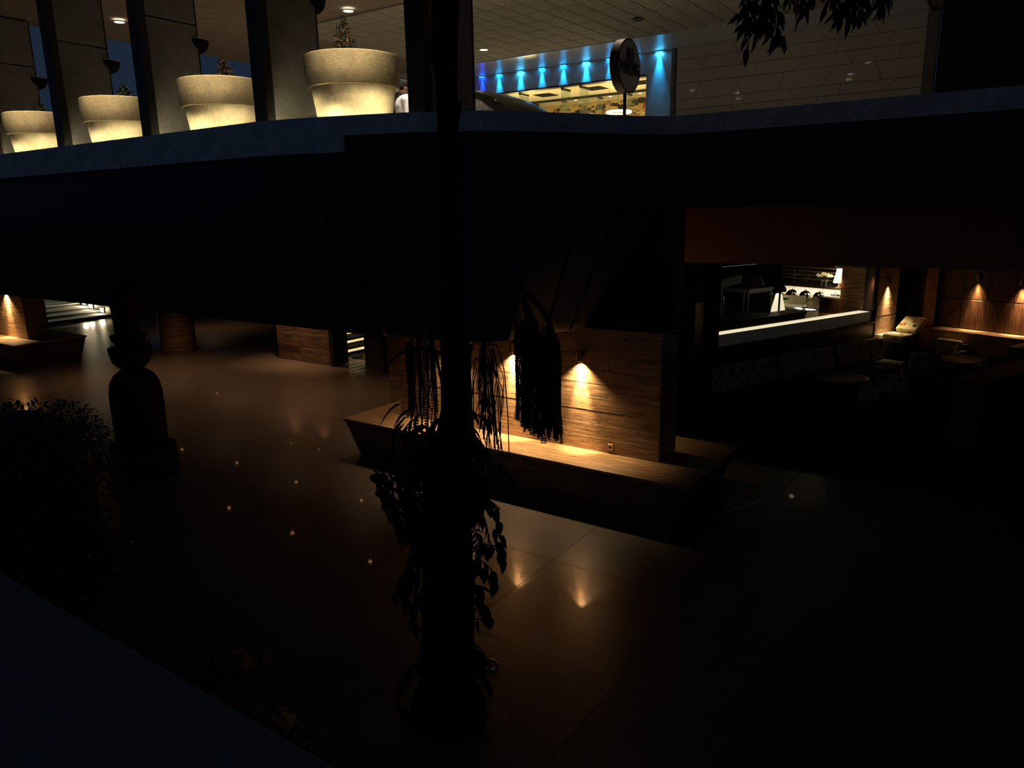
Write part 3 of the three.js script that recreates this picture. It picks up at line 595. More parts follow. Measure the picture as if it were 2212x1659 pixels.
// ---------------------------------------------------------------- man on the terrace, one continuous body with clothes over it
function sdfMesh(bones, c, half, n, k, cut) {
  const mc = new MarchingCubes(n, M.black, false, false, 400000); mc.isolation = 0;
  const P = new THREE.Vector3(), ab = new THREE.Vector3(), ap = new THREE.Vector3(), h2 = n / 2;
  for (let z = 0; z < n; z++) for (let y = 0; y < n; y++) for (let x = 0; x < n; x++) {
    P.set(c[0] + (x - h2) / h2 * half, c[1] + (y - h2) / h2 * half, c[2] + (z - h2) / h2 * half);
    let d = 9;
    for (const [a, b, ra, rb, fz] of bones) {
      ab.subVectors(b, a); ap.subVectors(P, a); if (fz) { ap.z /= fz; }
      const t = Math.max(0, Math.min(1, ap.dot(ab) / Math.max(1e-6, ab.lengthSq())));
      const e = ap.addScaledVector(ab, -t).length() - lerp(ra, rb, t), m = Math.max(k - Math.abs(d - e), 0) / k;
      d = Math.min(d, e) - m * m * k * 0.25;
    }
    if (cut) d = Math.max(d, cut(P));
    mc.field[x + y * n + z * n * n] = -d;
  }
  mc.update();
  const g = new THREE.BufferGeometry(), N = mc.count;
  const p = Float32Array.from(mc.positionArray.slice(0, N * 3)), nn = Float32Array.from(mc.normalArray.slice(0, N * 3));
  for (let i = 0; i < N; i++) { p[3 * i] = c[0] + p[3 * i] * half; p[3 * i + 1] = c[1] + p[3 * i + 1] * half; p[3 * i + 2] = c[2] + p[3 * i + 2] * half; const l = Math.hypot(nn[3 * i], nn[3 * i + 1], nn[3 * i + 2]) || 1; for (let q = 0; q < 3; q++) nn[3 * i + q] /= l; }
  g.setAttribute('position', new THREE.BufferAttribute(p, 3)); g.setAttribute('normal', new THREE.BufferAttribute(nn, 3));
  return tri(g);
}
{
  const man = thing('person', 'man with short dark hair in a white shirt standing behind the largest planter', 'person', [-8.66, FLOOR2, -9.56], 2.66);
  const b = (a, c, r0, r1, f) => [V(...a), V(...c), r0, r1, f];
  const legs = [], arms = [], hands = [];
  for (const s of [-1, 1]) {
    legs.push(b([s * 0.09, 0.86, 0], [s * 0.1, 0.47, 0.02], 0.088, 0.06), b([s * 0.1, 0.47, 0.02], [s * 0.1, 0.07, -0.02], 0.056, 0.04), b([s * 0.1, 0.045, -0.03], [s * 0.12, 0.03, 0.15], 0.045, 0.034));
    arms.push(b([s * 0.19, 1.37, 0], [s * 0.235, 1.08, -0.02], 0.056, 0.044), b([s * 0.235, 1.08, -0.02], [s * 0.23, 0.84, 0.06], 0.041, 0.03));
    hands.push(b([s * 0.23, 0.83, 0.06], [s * 0.228, 0.76, 0.08], 0.03, 0.034));
    for (let f = 0; f < 4; f++) hands.push(b([s * 0.228, 0.745, 0.055 + f * 0.018], [s * 0.222, 0.68 + Math.abs(f - 1.4) * 0.008, 0.07 + f * 0.017], 0.0095, 0.008));
    hands.push(b([s * 0.22, 0.79, 0.085], [s * 0.205, 0.735, 0.115], 0.011, 0.009));
  }
  const torso = [b([0, 0.9, 0], [0, 1.05, 0], 0.14, 0.135, 0.8), b([0, 1.05, 0], [0, 1.3, -0.01], 0.135, 0.155, 0.8), b([-0.13, 1.39, -0.01], [0.13, 1.39, -0.01], 0.07, 0.07), b([0, 1.4, -0.01], [0, 1.5, 0.01], 0.06, 0.052)];
  const head = [b([0, 1.575, 0.0], [0, 1.6, -0.01], 0.092, 0.098, 1.08), b([0, 1.53, 0.045], [0, 1.505, 0.06], 0.06, 0.045), b([0, 1.575, 0.1], [0, 1.55, 0.118], 0.013, 0.017), b([-0.088, 1.575, 0.0], [-0.092, 1.555, 0.0], 0.018, 0.014), b([0.088, 1.575, 0.0], [0.092, 1.555, 0.0], 0.018, 0.014)];
  part('body', sdfMesh([...legs, ...arms, ...hands, ...torso, ...head], [0, 0.86, 0.02], 0.9, 112, 0.025), M.skin, man);
  const fat = (l, d) => l.map(([a, c, r0, r1, f]) => [a, c, r0 + d, r1 + d, f]);
  part('shirt', sdfMesh([...fat(torso.slice(0, 3), 0.016), ...fat(arms, 0.014)], [0, 1.14, 0], 0.42, 64, 0.04, p => Math.max(0.86 - p.y, p.y - 1.475)), M.shirt, man);
  part('collar', new THREE.TorusGeometry(0.066, 0.016, 8, 24).rotateX(Math.PI / 2 - 0.2).translate(0, 1.475, 0), M.shirt, man);
  part('trousers', sdfMesh([...fat(legs.filter((_, i) => i % 3 < 2), 0.018), b([-0.04, 0.9, 0], [0.04, 0.9, 0], 0.145, 0.145, 0.8)], [0, 0.5, 0], 0.52, 60, 0.04, p => Math.max(0.06 - p.y, p.y - 0.94)), M.hair, man);
  part('hair', sdfMesh([b([0, 1.615, -0.02], [0, 1.6, -0.03], 0.104, 0.104, 1.05), b([0, 1.655, 0.035], [0, 1.64, 0.04], 0.06, 0.055)], [0, 1.6, 0], 0.16, 40, 0.02, p => Math.max(1.545 - p.y, (p.z - 0.055) - (p.y - 1.6) * 0.6)), M.hair, man);
  for (const s of [-1, 1]) part('shoe', sdfMesh([b([s * 0.1, 0.045, -0.04], [s * 0.12, 0.035, 0.16], 0.05, 0.042)], [s * 0.11, 0.06, 0.06], 0.18, 28, 0.02, p => -p.y), M.black, man);
}
// ---------------------------------------------------------------- car
{
  const c = thing('car', 'dark car with a rounded roof parked on the terrace beside the shop window', 'car', [-8.85, FLOOR2, -12.1]);
  const body = new THREE.Shape(); body.moveTo(-2.2, 0.32); body.lineTo(-2.25, 0.8); body.quadraticCurveTo(-2.2, 1.0, -1.9, 1.04); body.lineTo(1.2, 1.04); body.quadraticCurveTo(2.1, 0.98, 2.22, 0.7); body.lineTo(2.2, 0.32); body.closePath();
  part('car_body', tri(new THREE.ExtrudeGeometry(body, { depth: 1.64, bevelEnabled: true, bevelSize: 0.07, bevelThickness: 0.07, bevelSegments: 3, curveSegments: 10 }).translate(0, 0, -0.82)), M.carPaint, c);
  const prof = [[-2.0, 1.05], [-1.75, 1.42], [-1.2, 1.62], [-0.5, 1.685], [0.0, 1.665], [0.35, 1.6], [0.65, 1.49], [0.88, 1.36], [1.08, 1.235], [1.3, 1.06]];
  const pos = [], idx = [], nz = 8;                                      // roof skin: crowned across, shoulders tucked in
  prof.forEach(([x, y0], i) => { const y = y0 + (i && i < 9 ? 0.16 : 0); for (let k = 0; k <= nz; k++) { const u = k / nz * 2 - 1, w = 0.88 - 0.2 * (y - 1.04); pos.push(x, y - 0.05 * Math.pow(Math.abs(u), 3) * Math.min(1, (y - 1.04) * 3), u * w); } if (i) for (let k = 0; k < nz; k++) { const a = (i - 1) * (nz + 1) + k; idx.push(a, a + 1, a + nz + 1, a + 1, a + nz + 2, a + nz + 1); } });
  const rg = new THREE.BufferGeometry(); rg.setAttribute('position', new THREE.Float32BufferAttribute(pos, 3)); rg.setIndex(idx); rg.computeVertexNormals();
  part('car_roof', tri(rg), std([0.03, 0.026, 0.022], 0.25, { metalness: 0.4, side: THREE.DoubleSide }), c);
  const win = new THREE.Shape([[-1.55, 1.06], [-1.5, 1.4], [-1.1, 1.63], [-0.4, 1.71], [0.1, 1.67], [0.45, 1.56], [0.75, 1.36], [0.98, 1.07]].map(p => new THREE.Vector2(...p)));
  const sideShape = new THREE.Shape(prof.map(p => new THREE.Vector2(p[0], p[1] + (p[1] > 1.06 ? 0.1 : -0.01)))); sideShape.holes.push(new THREE.Path(win.getPoints()));
  for (const s of [-1, 1]) {
    part('cabin_side', tri(new THREE.ExtrudeGeometry(sideShape, { depth: 0.02, bevelEnabled: false }).translate(0, 0, -0.01).applyMatrix4(new THREE.Matrix4().makeShear(0, 0, 0, 0, 0, 0)).translate(0, 0, s * 0.8)), M.carPaint, c);
    part('side_window', tri(new THREE.ExtrudeGeometry(win, { depth: 0.006, bevelEnabled: false }).translate(0, 0, s * 0.8)), M.carGlass, c);
    part('door_pillar', box(0.05, 0.46, 0.03, -0.05, 1.3, s * 0.805), M.white, c);
    for (const x of [-1.4, 1.4]) part('wheel', [cyl(0.32, 0.32, 0.2, 0, 0, 0, 28).rotateX(Math.PI / 2).translate(x, 0.32, s * 0.8), cyl(0.2, 0.2, 0.02, 0, 0, 0, 20).rotateX(Math.PI / 2).translate(x, 0.32, s * 0.905)], M.black, c);
    part('headlight', rbox(0.06, 0.12, 0.3, 0.02, 2.24, 0.72, s * 0.6), M.chrome, c);
  }
}
// ---------------------------------------------------------------- NO PARKING sign
{
  const s = thing('no_parking_sign', 'round dark box sign reading NO PARKING on a thin post at the parapet', 'sign', [-4.53, FLOOR2, -9.22]);
  part('post', [cyl(0.022, 0.022, 1.1, 0, 0.55, 0, 14), cyl(0.12, 0.13, 0.03, 0, 0.015, 0, 24)], M.steel, s);
  part('sign_box', new THREE.CylinderGeometry(0.325, 0.325, 0.12, 56).rotateZ(Math.PI / 2).translate(0, 1.4, 0), std([0.05, 0.035, 0.028], 0.4, { metalness: 0.6 }), s);
  part('sign_face', new THREE.CylinderGeometry(0.305, 0.305, 0.006, 56).rotateZ(Math.PI / 2).translate(0.061, 1.4, 0), std([0.3, 0.3, 0.3], 0.6), s);
  const font = await new FontLoader().loadAsync('fonts/droid/droid_sans_bold.typeface.json');
  for (const [txt, y, w] of [['NO', 1.45, 0.2], ['PARKING', 1.29, 0.55]]) {
    const g = new TextGeometry(txt, { font, size: 0.16, depth: 0.006, curveSegments: 5 }); g.computeBoundingBox();
    const b = g.boundingBox, k = w / (b.max.x - b.min.x);
    g.translate(-(b.max.x + b.min.x) / 2, 0, 0).scale(k, 1.0, 1).rotateY(Math.PI / 2).translate(0.063, y, 0);
    part('sign_lettering', tri(g), M.black, s);
  }
}
// ---------------------------------------------------------------- fishtail palm trunk with hanging flower strands
const VIEW = 0.602;                                                     // plants are modelled in the turned frame of the court's stair
{
  const palm = thing('fishtail_palm', 'tall dark palm trunk with hanging strands of seeds rising through the court', 'palm tree', [-3.05, 0, -3.65], VIEW);
  const prof = [[0, 0.215, -0.1], [0.1, 0.21, -0.09], [0.55, 0.19, -0.065], [1.1, 0.178, -0.046], [1.6, 0.172, -0.035], [1.95, 0.16, -0.01], [2.15, 0.125, 0.04], [2.33, 0.103, 0.06], [2.7, 0.1, 0.068], [2.88, 0.083, 0.056], [3.07, 0.079, 0.06], [3.41, 0.075, 0.064], [3.6, 0.074, 0.066], [3.7, 0.08, 0.07], [3.8, 0.077, 0.072], [3.94, 0.085, 0.08], [4.05, 0.068, 0.066], [4.14, 0.068, 0.074], [4.17, 0.076, 0.08], [4.22, 0.075, 0.08], [4.25, 0.063, 0.07], [4.4, 0.066, 0.072], [4.45, 0.079, 0.064], [4.52, 0.084, 0.061], [4.65, 0.083, 0.071], [4.8, 0.079, 0.078], [5.4, 0.078, 0.09], [6.4, 0.075, 0.1]];
  const pos = [], idx = [], n = 28; let rows = 0;
  const at = y => { let i = 0; while (i < prof.length - 2 && prof[i + 1][0] < y) i++; const t = (y - prof[i][0]) / (prof[i + 1][0] - prof[i][0]); return [lerp(prof[i][1], prof[i + 1][1], t), lerp(prof[i][2], prof[i + 1][2], t)]; };
  for (let y = 0; y <= 6.4; y += 0.04, rows++) { const [r, cx] = at(y); for (let k = 0; k <= n; k++) { const a = k / n * 2 * Math.PI, w = r * (1 + 0.05 * (noise((k % n) / n * 14, y * 9, 14, 64, 21) - 0.5) + 0.05 * (noise((k % n) / n * 5, y * 3, 5, 64, 22) - 0.5)); pos.push(cx + Math.cos(a) * w, y, Math.sin(a) * w); } }
  for (let j = 0; j < rows - 1; j++) for (let k = 0; k < n; k++) { const a = j * (n + 1) + k; idx.push(a, a + n + 1, a + 1, a + 1, a + n + 1, a + n + 2); }
  const tg = new THREE.BufferGeometry(); tg.setAttribute('position', new THREE.Float32BufferAttribute(pos, 3)); tg.setIndex(idx); tg.computeVertexNormals();
  part('trunk', tri(tg), M.bark, palm);
  for (const [y, a, s] of [[4.19, 0.3, 0.5], [3.93, 0.2, 0.7], [3.78, 2.8, 0.6], [3.55, 2.9, 0.7], [3.48, 0.1, 0.5], [3.3, 2.9, 0.8], [3.05, 0.4, 0.9], [2.95, 2.9, 0.7], [2.7, 0.2, 0.8], [2.5, 1.2, 0.7], [4.5, 3.0, 0.4]]) {
    const [r, cx] = at(y), g = new THREE.ConeGeometry(0.045 * s, 0.15 * s, 7).rotateX(0.5).rotateZ(-0.5 * Math.cos(a)).translate(cx + Math.cos(a) * r * 0.95, y + 0.03, Math.sin(a) * r * 0.95);
    part('leaf_scar', tri(g), M.bark, palm);
  }
  // one seed strand: a thin cord set with small knobs
  const strandGeo = (len, step, r, knob) => {
    const gs = [], pts = []; const w = rr(0, 6), am = rr(0.004, 0.012);
    for (let i = 0; i <= 8; i++) { const t = i / 8; pts.push(V(Math.sin(w + t * 7) * am * t * 2, -len * t, Math.cos(w * 2 + t * 5) * am * t)); }
    const cv = new THREE.CatmullRomCurve3(pts); gs.push(new THREE.TubeGeometry(cv, 12, r, 4).toNonIndexed());
    if (knob) for (let s = 0.06; s < len; s += step) { const p = cv.getPointAt(Math.min(1, s / len)), a = s * 160; for (const q of [0, 2.1, 4.2]) gs.push(tri(new THREE.OctahedronGeometry(knob).scale(1, 0.7, 1).translate(p.x + Math.cos(a + q) * knob * 1.15, p.y, p.z + Math.sin(a + q) * knob * 1.15))); }
    return merged(gs);
  };
  const cluster = (stalkPts, r0, list, variants) => {
    const g = new THREE.Group(); g.name = 'flower_stalk'; palm.add(g);
    part('stalk', tube(stalkPts, r0, 24, 7), M.strand, g);
    for (const [x, y, z, len] of list) { const v = variants[Math.floor(rnd() * variants.length)], m = part('seed_strand', v.geo, M.strand, g); m.position.set(x, y, z); m.scale.set(1, len / v.len, 1); m.rotation.y = rr(0, 6.28); }
  };
  const mk = (n, len, step, r, knob) => Array.from({ length: n }, () => ({ geo: strandGeo(len, step, r, knob), len }));
  const stalkA = [[0.12, 3.12, 0.08], [0.2, 3.18, 0.17], [0.3, 3.2, 0.25], [0.384, 3.19, 0.25], [0.494, 3.135, 0.25], [0.591, 3.041, 0.25], [0.661, 2.927, 0.25], [0.71, 2.76, 0.25]];
  const cA = new THREE.CatmullRomCurve3(stalkA.map(p => V(...p))), lA = [];
  for (let i = 0; i < 108; i++) { const u = rr(0.52, 1), p = cA.getPointAt(u), x = Math.min(0.725, Math.max(0.462, lerp(0.46, 0.73, (u - 0.5) / 0.5) + rr(-0.05, 0.05))), y = Math.min(p.y, lerp(2.99, 2.8, (x - 0.46) / 0.27) + (x < 0.52 ? -0.02 : 0.03)), bot = lerp(2.325, 2.2, Math.min(1, (x - 0.45) / 0.15)) + rr(-0.03, 0.06); lA.push([x, y, 0.25 + rr(-0.085, 0.085), y - bot]); }
  cluster(stalkA, 0.017, lA, mk(6, 0.66, 0.0125, 0.003, 0.0062));
  const stalkB = [[0.13, 2.86, 0.08], [0.2, 2.94, 0.2], [0.245, 2.95, 0.3], [0.264, 2.83, 0.32], [0.262, 2.66, 0.32]], gB = [];
  cluster(stalkB, 0.012, [], []);
  const stB = palm.children[palm.children.length - 1];
  for (let i = 0; i < 44; i++) {                                        // arching strands that spring out and drop
    const y0 = rr(2.6, 2.83), s = rr(-1, 1), x1 = 0.262 + s * rr(0.05, 0.13), top = y0 + 0.02 + Math.abs(s) * 0.04, end = rr(2.02, 2.35), z1 = 0.32 + rr(-0.08, 0.08);
    part('seed_strand', tube([[0.262, y0, 0.32], [lerp(0.262, x1, 0.5), top, lerp(0.32, z1, 0.5)], [x1, top - 0.1, z1], [x1 + rr(-0.03, 0.03), (top + end) / 2, z1 + rr(-0.02, 0.02)], [x1 + rr(-0.05, 0.04), end, z1 + rr(-0.02, 0.02)]], 0.0034, 18, 4), M.strand, stB);
  }
  const lC = []; for (let i = 0; i < 40; i++) { const x = rr(-0.235, -0.045), y = 2.83 - Math.pow((x + 0.14) / 0.12, 2) * 0.06; lC.push([x, y, 0.16 + rr(-0.07, 0.07), y - rr(2.24, 2.42)]); }
  cluster([[0.02, 3.09, 0.05], [-0.05, 3.04, 0.12], [-0.1, 2.92, 0.16], [-0.14, 2.82, 0.16], [-0.15, 2.74, 0.16]], 0.016, lC, mk(4, 0.5, 0.016, 0.0032, 0.0048));
  part('bract', [leafGeo(0.36, 0.06, 0.1, 8).rotateX(1.25).rotateZ(0.35).translate(0.5, 3.09, 0.27)], M.leafDark, palm);
  part('arching_root', tube([[-0.345, 2.664, 0.15], [-0.28, 2.72, 0.15], [-0.209, 2.751, 0.15], [-0.1, 2.75, 0.12], [0.0, 2.7, 0.08]], 0.011, 16, 6), M.bark, palm);
  part('arching_root', tube([[-0.05, 2.73, 0.15], [-0.03, 2.62, 0.15], [-0.015, 2.5, 0.13], [-0.012, 2.4, 0.12]], 0.01, 12, 6), M.bark, palm);
  part('root_swelling', tri(new THREE.SphereGeometry(0.3, 28, 14).scale(0.95, 1.3, 0.85).translate(-0.08, 0.0, 0.02)), M.bark, palm);
}
// climbing plants on the trunk
{
  const mon = thing('climbing_monstera', 'large-leaved climbing plant wrapped round the palm trunk below the seed strands', 'climbing plant', [-3.05, 0, -3.65], VIEW);
  const big = [leafGeo(0.2, 0.1, 0.35, 6), leafGeo(0.26, 0.12, 0.5, 6), leafGeo(0.17, 0.085, 0.2, 6)];
  const split = (() => {                                                // a leaf cut into fingers along a midrib
    const gs = [tube([[0, 0, 0], [0, -0.02, 0.12], [0, -0.09, 0.26]], 0.005, 6, 4)];
    for (let i = 0; i < 6; i++) for (const s of [-1, 1]) gs.push(leafGeo(0.16 - i * 0.012, 0.036, 0.5, 4).rotateY(s * (1.25 - i * 0.14)).translate(0, -0.012 * i - 0.05 * (i / 6) ** 2, 0.03 + i * 0.042));
    return merged(gs);
  })();
  const put = (geo, p, yaw, pitch, roll, s) => { const m = part('leaf', geo, M.leafDark, mon); m.position.set(...p); m.rotation.set(pitch, yaw, roll, 'YXZ'); m.scale.setScalar(s); };
  part('stem', tube([[0.08, 0, 0.2], [-0.12, 0.5, 0.2], [0.1, 1.0, 0.2], [-0.1, 1.5, 0.18], [0.12, 1.9, 0.17], [0.0, 2.3, 0.13]], 0.02, 60, 7), M.bark, mon);
  for (let i = 0; i < 150; i++) {
    const y = i < 92 ? rr(1.58, 2.32) : rr(0.1, 1.6), a = rr(0, 6.283), r = i < 92 ? rr(0.12, 0.26) * (1 - 0.5 * Math.abs(y - 1.95)) : rr(0.12, 0.2);
    put(i % 5 ? big[i % 3] : split, [Math.cos(a) * r - 0.02, y, Math.sin(a) * r], Math.PI / 2 - a + rr(-0.5, 0.5), rr(0.2, 1.3), rr(-0.4, 0.4), rr(0.75, 1.15) * (i < 92 ? 1 : 0.85));
  }
  // long hanging leaves on the stair side, and the pale-edged sprays that stand clear of the trunk
  for (const [x, y, yaw, pitch, s, k] of [[-0.36, 2.06, -1.4, 1.2, 1.1, 3], [-0.34, 1.98, -0.5, 1.5, 2.1, 3], [-0.4, 1.95, -1.0, 1.45, 1.4, 3], [-0.42, 2.0, -1.2, 1.35, 1.2, 3], [-0.3, 1.95, -1.1, 1.4, 1.3, 3], [-0.25, 1.85, -0.9, 1.45, 1.5, 3], [-0.27, 1.7, -0.6, 1.5, 1.5, 3], [-0.33, 1.75, -1.6, 1.3, 1.0, 3], [-0.2, 2.36, -1.5, 0.5, 0.9, 0], [-0.25, 2.4, -1.6, 0.35, 0.8, 1], [-0.22, 2.32, -1.7, 0.7, 1.0, 1], [-0.24, 2.27, -1.5, 0.9, 1.1, 2], [-0.2, 2.2, -1.4, 0.9, 0.9, 1], [0.16, 2.15, 1.5, 0.6, 0.8, 0], [0.2, 2.1, 1.6, 0.8, 0.9, 2], [0.22, 2.04, 1.5, 0.7, 0.9, 1], [0.17, 1.95, 1.5, 0.9, 0.9, 0]])
    put(k === 3 ? split : big[k], [x * 1.1, y, 0.16], yaw, pitch, 0, s);
  const pot = thing('trailing_pothos', 'small-leaved trailing vine hanging off the lower part of the palm trunk', 'vine', [-3.05, 0, -3.65], VIEW);
  const heart = leafGeo(0.1, 0.062, 0.25, 5);
  const vines = [[[0.13, 1.75], [0.28, 1.68], [0.32, 1.55], [0.3, 1.4]], [[0.13, 1.5], [0.22, 1.4], [0.32, 1.38], [0.34, 1.28]], [[0.13, 1.42], [0.2, 1.3], [0.27, 1.22], [0.3, 1.08]], [[0.12, 1.2], [0.2, 1.0], [0.22, 0.86], [0.14, 0.82]], [[0.12, 1.1], [0.18, 0.95], [0.25, 0.9], [0.23, 0.82]], [[-0.2, 1.4], [-0.28, 1.3], [-0.33, 1.2], [-0.4, 1.05]], [[-0.2, 1.25], [-0.3, 1.15], [-0.32, 1.0], [-0.3, 0.9]], [[-0.2, 1.1], [-0.26, 1.0], [-0.27, 0.85], [-0.25, 0.75]], [[-0.22, 0.5], [-0.34, 0.42], [-0.4, 0.25], [-0.38, 0.1]]];
  for (const v of vines) {
    const c = new THREE.CatmullRomCurve3(v.map(([x, y]) => V(x, y, 0.1 + rr(-0.05, 0.08))));
    part('vine_stem', new THREE.TubeGeometry(c, 14, 0.005, 5), M.bark, pot);
    for (let k = 0; k < 9; k++) { const p = c.getPointAt(0.15 + k / 10.5), m = part('leaf', heart, M.leafDark, pot); m.position.copy(p); m.rotation.set(rr(0.7, 1.5), rr(-1.6, 1.6), rr(-0.4, 0.4), 'YXZ'); m.scale.setScalar(rr(0.75, 1.25)); }
  }
}
// ---------------------------------------------------------------- leafy branch that hangs into the top of the view
{
  const br = thing('leafy_branch', 'drooping branch of dark pointed leaves hanging before the gloss stone wall', 'tree branch', [-1.415, 0, -6.258], VIEW);
  part('bough', tube([[-0.1, 6.6, -0.2], [0.05, 6.0, -0.1], [0.0, 5.5, 0], [-0.1, 5.25, 0.0]], 0.035, 20, 8), M.bark, br);
  // sprigs: where each hangs to (across, height), how many leaves
  const sprigs = [[-0.62, 4.9, 16], [-0.6, 4.79, 18], [-0.55, 4.73, 22], [-0.5, 4.82, 22], [-0.57, 4.66, 12], [-0.43, 4.78, 16], [-0.37, 4.71, 16], [-0.33, 4.69, 10], [-0.3, 4.93, 12], [-0.2, 4.88, 14], [-0.155, 4.85, 12], [-0.1, 4.97, 12], [-0.03, 4.9, 16], [0.05, 4.86, 18], [0.12, 4.82, 20], [0.18, 4.8, 16], [0.22, 4.86, 12], [0.28, 4.92, 14], [0.36, 4.89, 14], [0.42, 4.93, 12], [0.5, 4.95, 14], [0.58, 4.96, 12], [0.62, 5.05, 8], [-0.45, 4.97, 16], [-0.2, 5.02, 14], [0.1, 5.0, 16], [0.4, 5.04, 14]];
  const geo = [leafGeo(0.145, 0.052, 0.12, 6), leafGeo(0.12, 0.046, 0.25, 6), leafGeo(0.1, 0.036, 0.1, 6)];
  let n = 0;
  for (const [x, y, k] of sprigs) {
    const z = rr(-0.12, 0.12), lean = rr(-0.25, 0.25);
    part('twig', tube([[x * 0.4, 5.6, 0], [x * 0.8 + lean * 0.3, 5.35, z * 0.6], [x - lean * 0.2, 5.17, z], [x, y + 0.06, z]], 0.005, 12, 5), M.bark, br);
    for (let i = 0; i < k && n < 300; i++, n++) {
      const t = Math.pow(rnd(), 1.2), m = part('leaf', geo[i % 3], M.leafDark, br), dir = rr(-1, 1);
      m.position.set(x - lean * 0.4 * t + dir * 0.035, y + 0.1 + t * 0.24, z + rr(-0.06, 0.06));
      const d = V(dir * rr(0.2, 0.9) - 0.15, -1 + rr(0, 0.45), rr(-0.5, 0.5)).normalize(); m.quaternion.setFromUnitVectors(V(0, 0, 1), d); m.rotateZ(rr(-1.4, 1.4)); m.scale.setScalar(rr(0.7, 1.1));
    }
  }
}
// ---------------------------------------------------------------- shrubs beside the stair parapet, palm tip at the frame edge
function shrub(name, label, p, R3, n, leaf, cy) {
  const s = thing(name, label, 'shrub', p, VIEW), [rx, ry, rz] = R3, m4 = new THREE.Matrix4(), q = new THREE.Quaternion(), e = new THREE.Euler();
  const core = new THREE.IcosahedronGeometry(1, 4), cp = core.attributes.position;
  for (let i = 0; i < cp.count; i++) { const f = 0.9 + 0.1 * noise(cp.getX(i) * 3 + 8, cp.getY(i) * 3 + cp.getZ(i) * 2 + 8, 64, 64, 31); cp.setXYZ(i, cp.getX(i) * f * rx, Math.max(-cy, cp.getY(i) * f * ry), cp.getZ(i) * f * rz); }
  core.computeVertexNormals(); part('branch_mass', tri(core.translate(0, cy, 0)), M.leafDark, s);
  part('stems', [0, 1, 2, 3, 4].map(k => tube([[Math.cos(k) * 0.06, 0, Math.sin(k * 2) * 0.06], [Math.cos(k * 1.3) * rx * 0.3, cy * 0.6, Math.sin(k * 1.7) * rz * 0.3], [Math.cos(k * 1.3) * rx * 0.5, cy * 1.2, Math.sin(k * 1.7) * rz * 0.5]], 0.014, 10, 5)), M.bark, s);
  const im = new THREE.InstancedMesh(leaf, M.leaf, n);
  for (let k = 0; k < n; k++) {
    const a = rr(0, 6.283), b = Math.asin(rr(-0.75, 1)), sq = v => Math.sign(v) * Math.pow(Math.abs(v), 0.75), f = rr(0.84, 1.06);
    e.set(rr(-0.6, 1.2), rr(0, 6.28), rr(-0.6, 0.6), 'YXZ'); q.setFromEuler(e);
    m4.compose(V(sq(Math.cos(a) * Math.cos(b)) * rx * f, Math.max(0.02, cy + sq(Math.sin(b)) * ry * f), sq(Math.sin(a) * Math.cos(b)) * rz * f), q, V(1, 1, 1).multiplyScalar(rr(0.6, 1.3))); im.setMatrixAt(k, m4);
  }
  im.name = 'foliage'; im.castShadow = im.receiveShadow = true; im.userData.kind = 'stuff'; s.add(im);
}
shrub('clipped_shrub', 'big dense dark shrub standing between the stair parapet and the totem', [-6.83, 0, -2.62], [0.66, 1.06, 0.56], 7000, leafGeo(0.06, 0.028, 0.3, 3), 1.02);
shrub('low_shrub', 'low feathery dark shrub growing along the stair parapet, farther from the trunk', [-4.7, 0, -2.55], [0.55, 0.36, 0.4], 1500, leafGeo(0.09, 0.016, 0.4, 3), 0.26);
shrub('low_shrub', 'low feathery dark shrub growing at the foot of the parapet, close to the palm trunk', [-3.75, 0, -2.3], [0.5, 0.34, 0.36], 1300, leafGeo(0.09, 0.016, 0.4, 3), 0.24);
{
  const s = thing('young_palm', 'palm whose dark leaf tips droop in front of the smallest planter', 'palm', [-7.6, 0, -2.55]);
  part('trunk', cyl(0.05, 0.07, 4.3, 0, 2.15, 0, 12), M.bark, s);
  const f = new THREE.Group(); f.name = 'frond'; s.add(f);
  const tip = V(0.64, 4.36, -0.32); part('rachis', tube([[0, 4.25, 0], [0.2, 4.5, -0.1], [0.45, 4.47, -0.22], tip], 0.008, 14, 5), M.bark, f);
  const lg = leafGeo(0.2, 0.02, 0.35, 5), c = new THREE.CatmullRomCurve3([V(0, 4.25, 0), V(0.2, 4.5, -0.1), V(0.45, 4.47, -0.22), tip]);
  for (let k = 0; k < 18; k++) { const m = part('leaflet', lg, M.leafDark, f), p = c.getPointAt(0.25 + (k >> 1) / 12.5); m.position.copy(p); m.rotation.set(1.05 + rr(-0.15, 0.3), 1.6 + (k % 2 ? 0.6 : -0.6) + rr(-0.2, 0.2), 0, 'YXZ'); m.scale.setScalar(rr(0.7, 1)); }
}
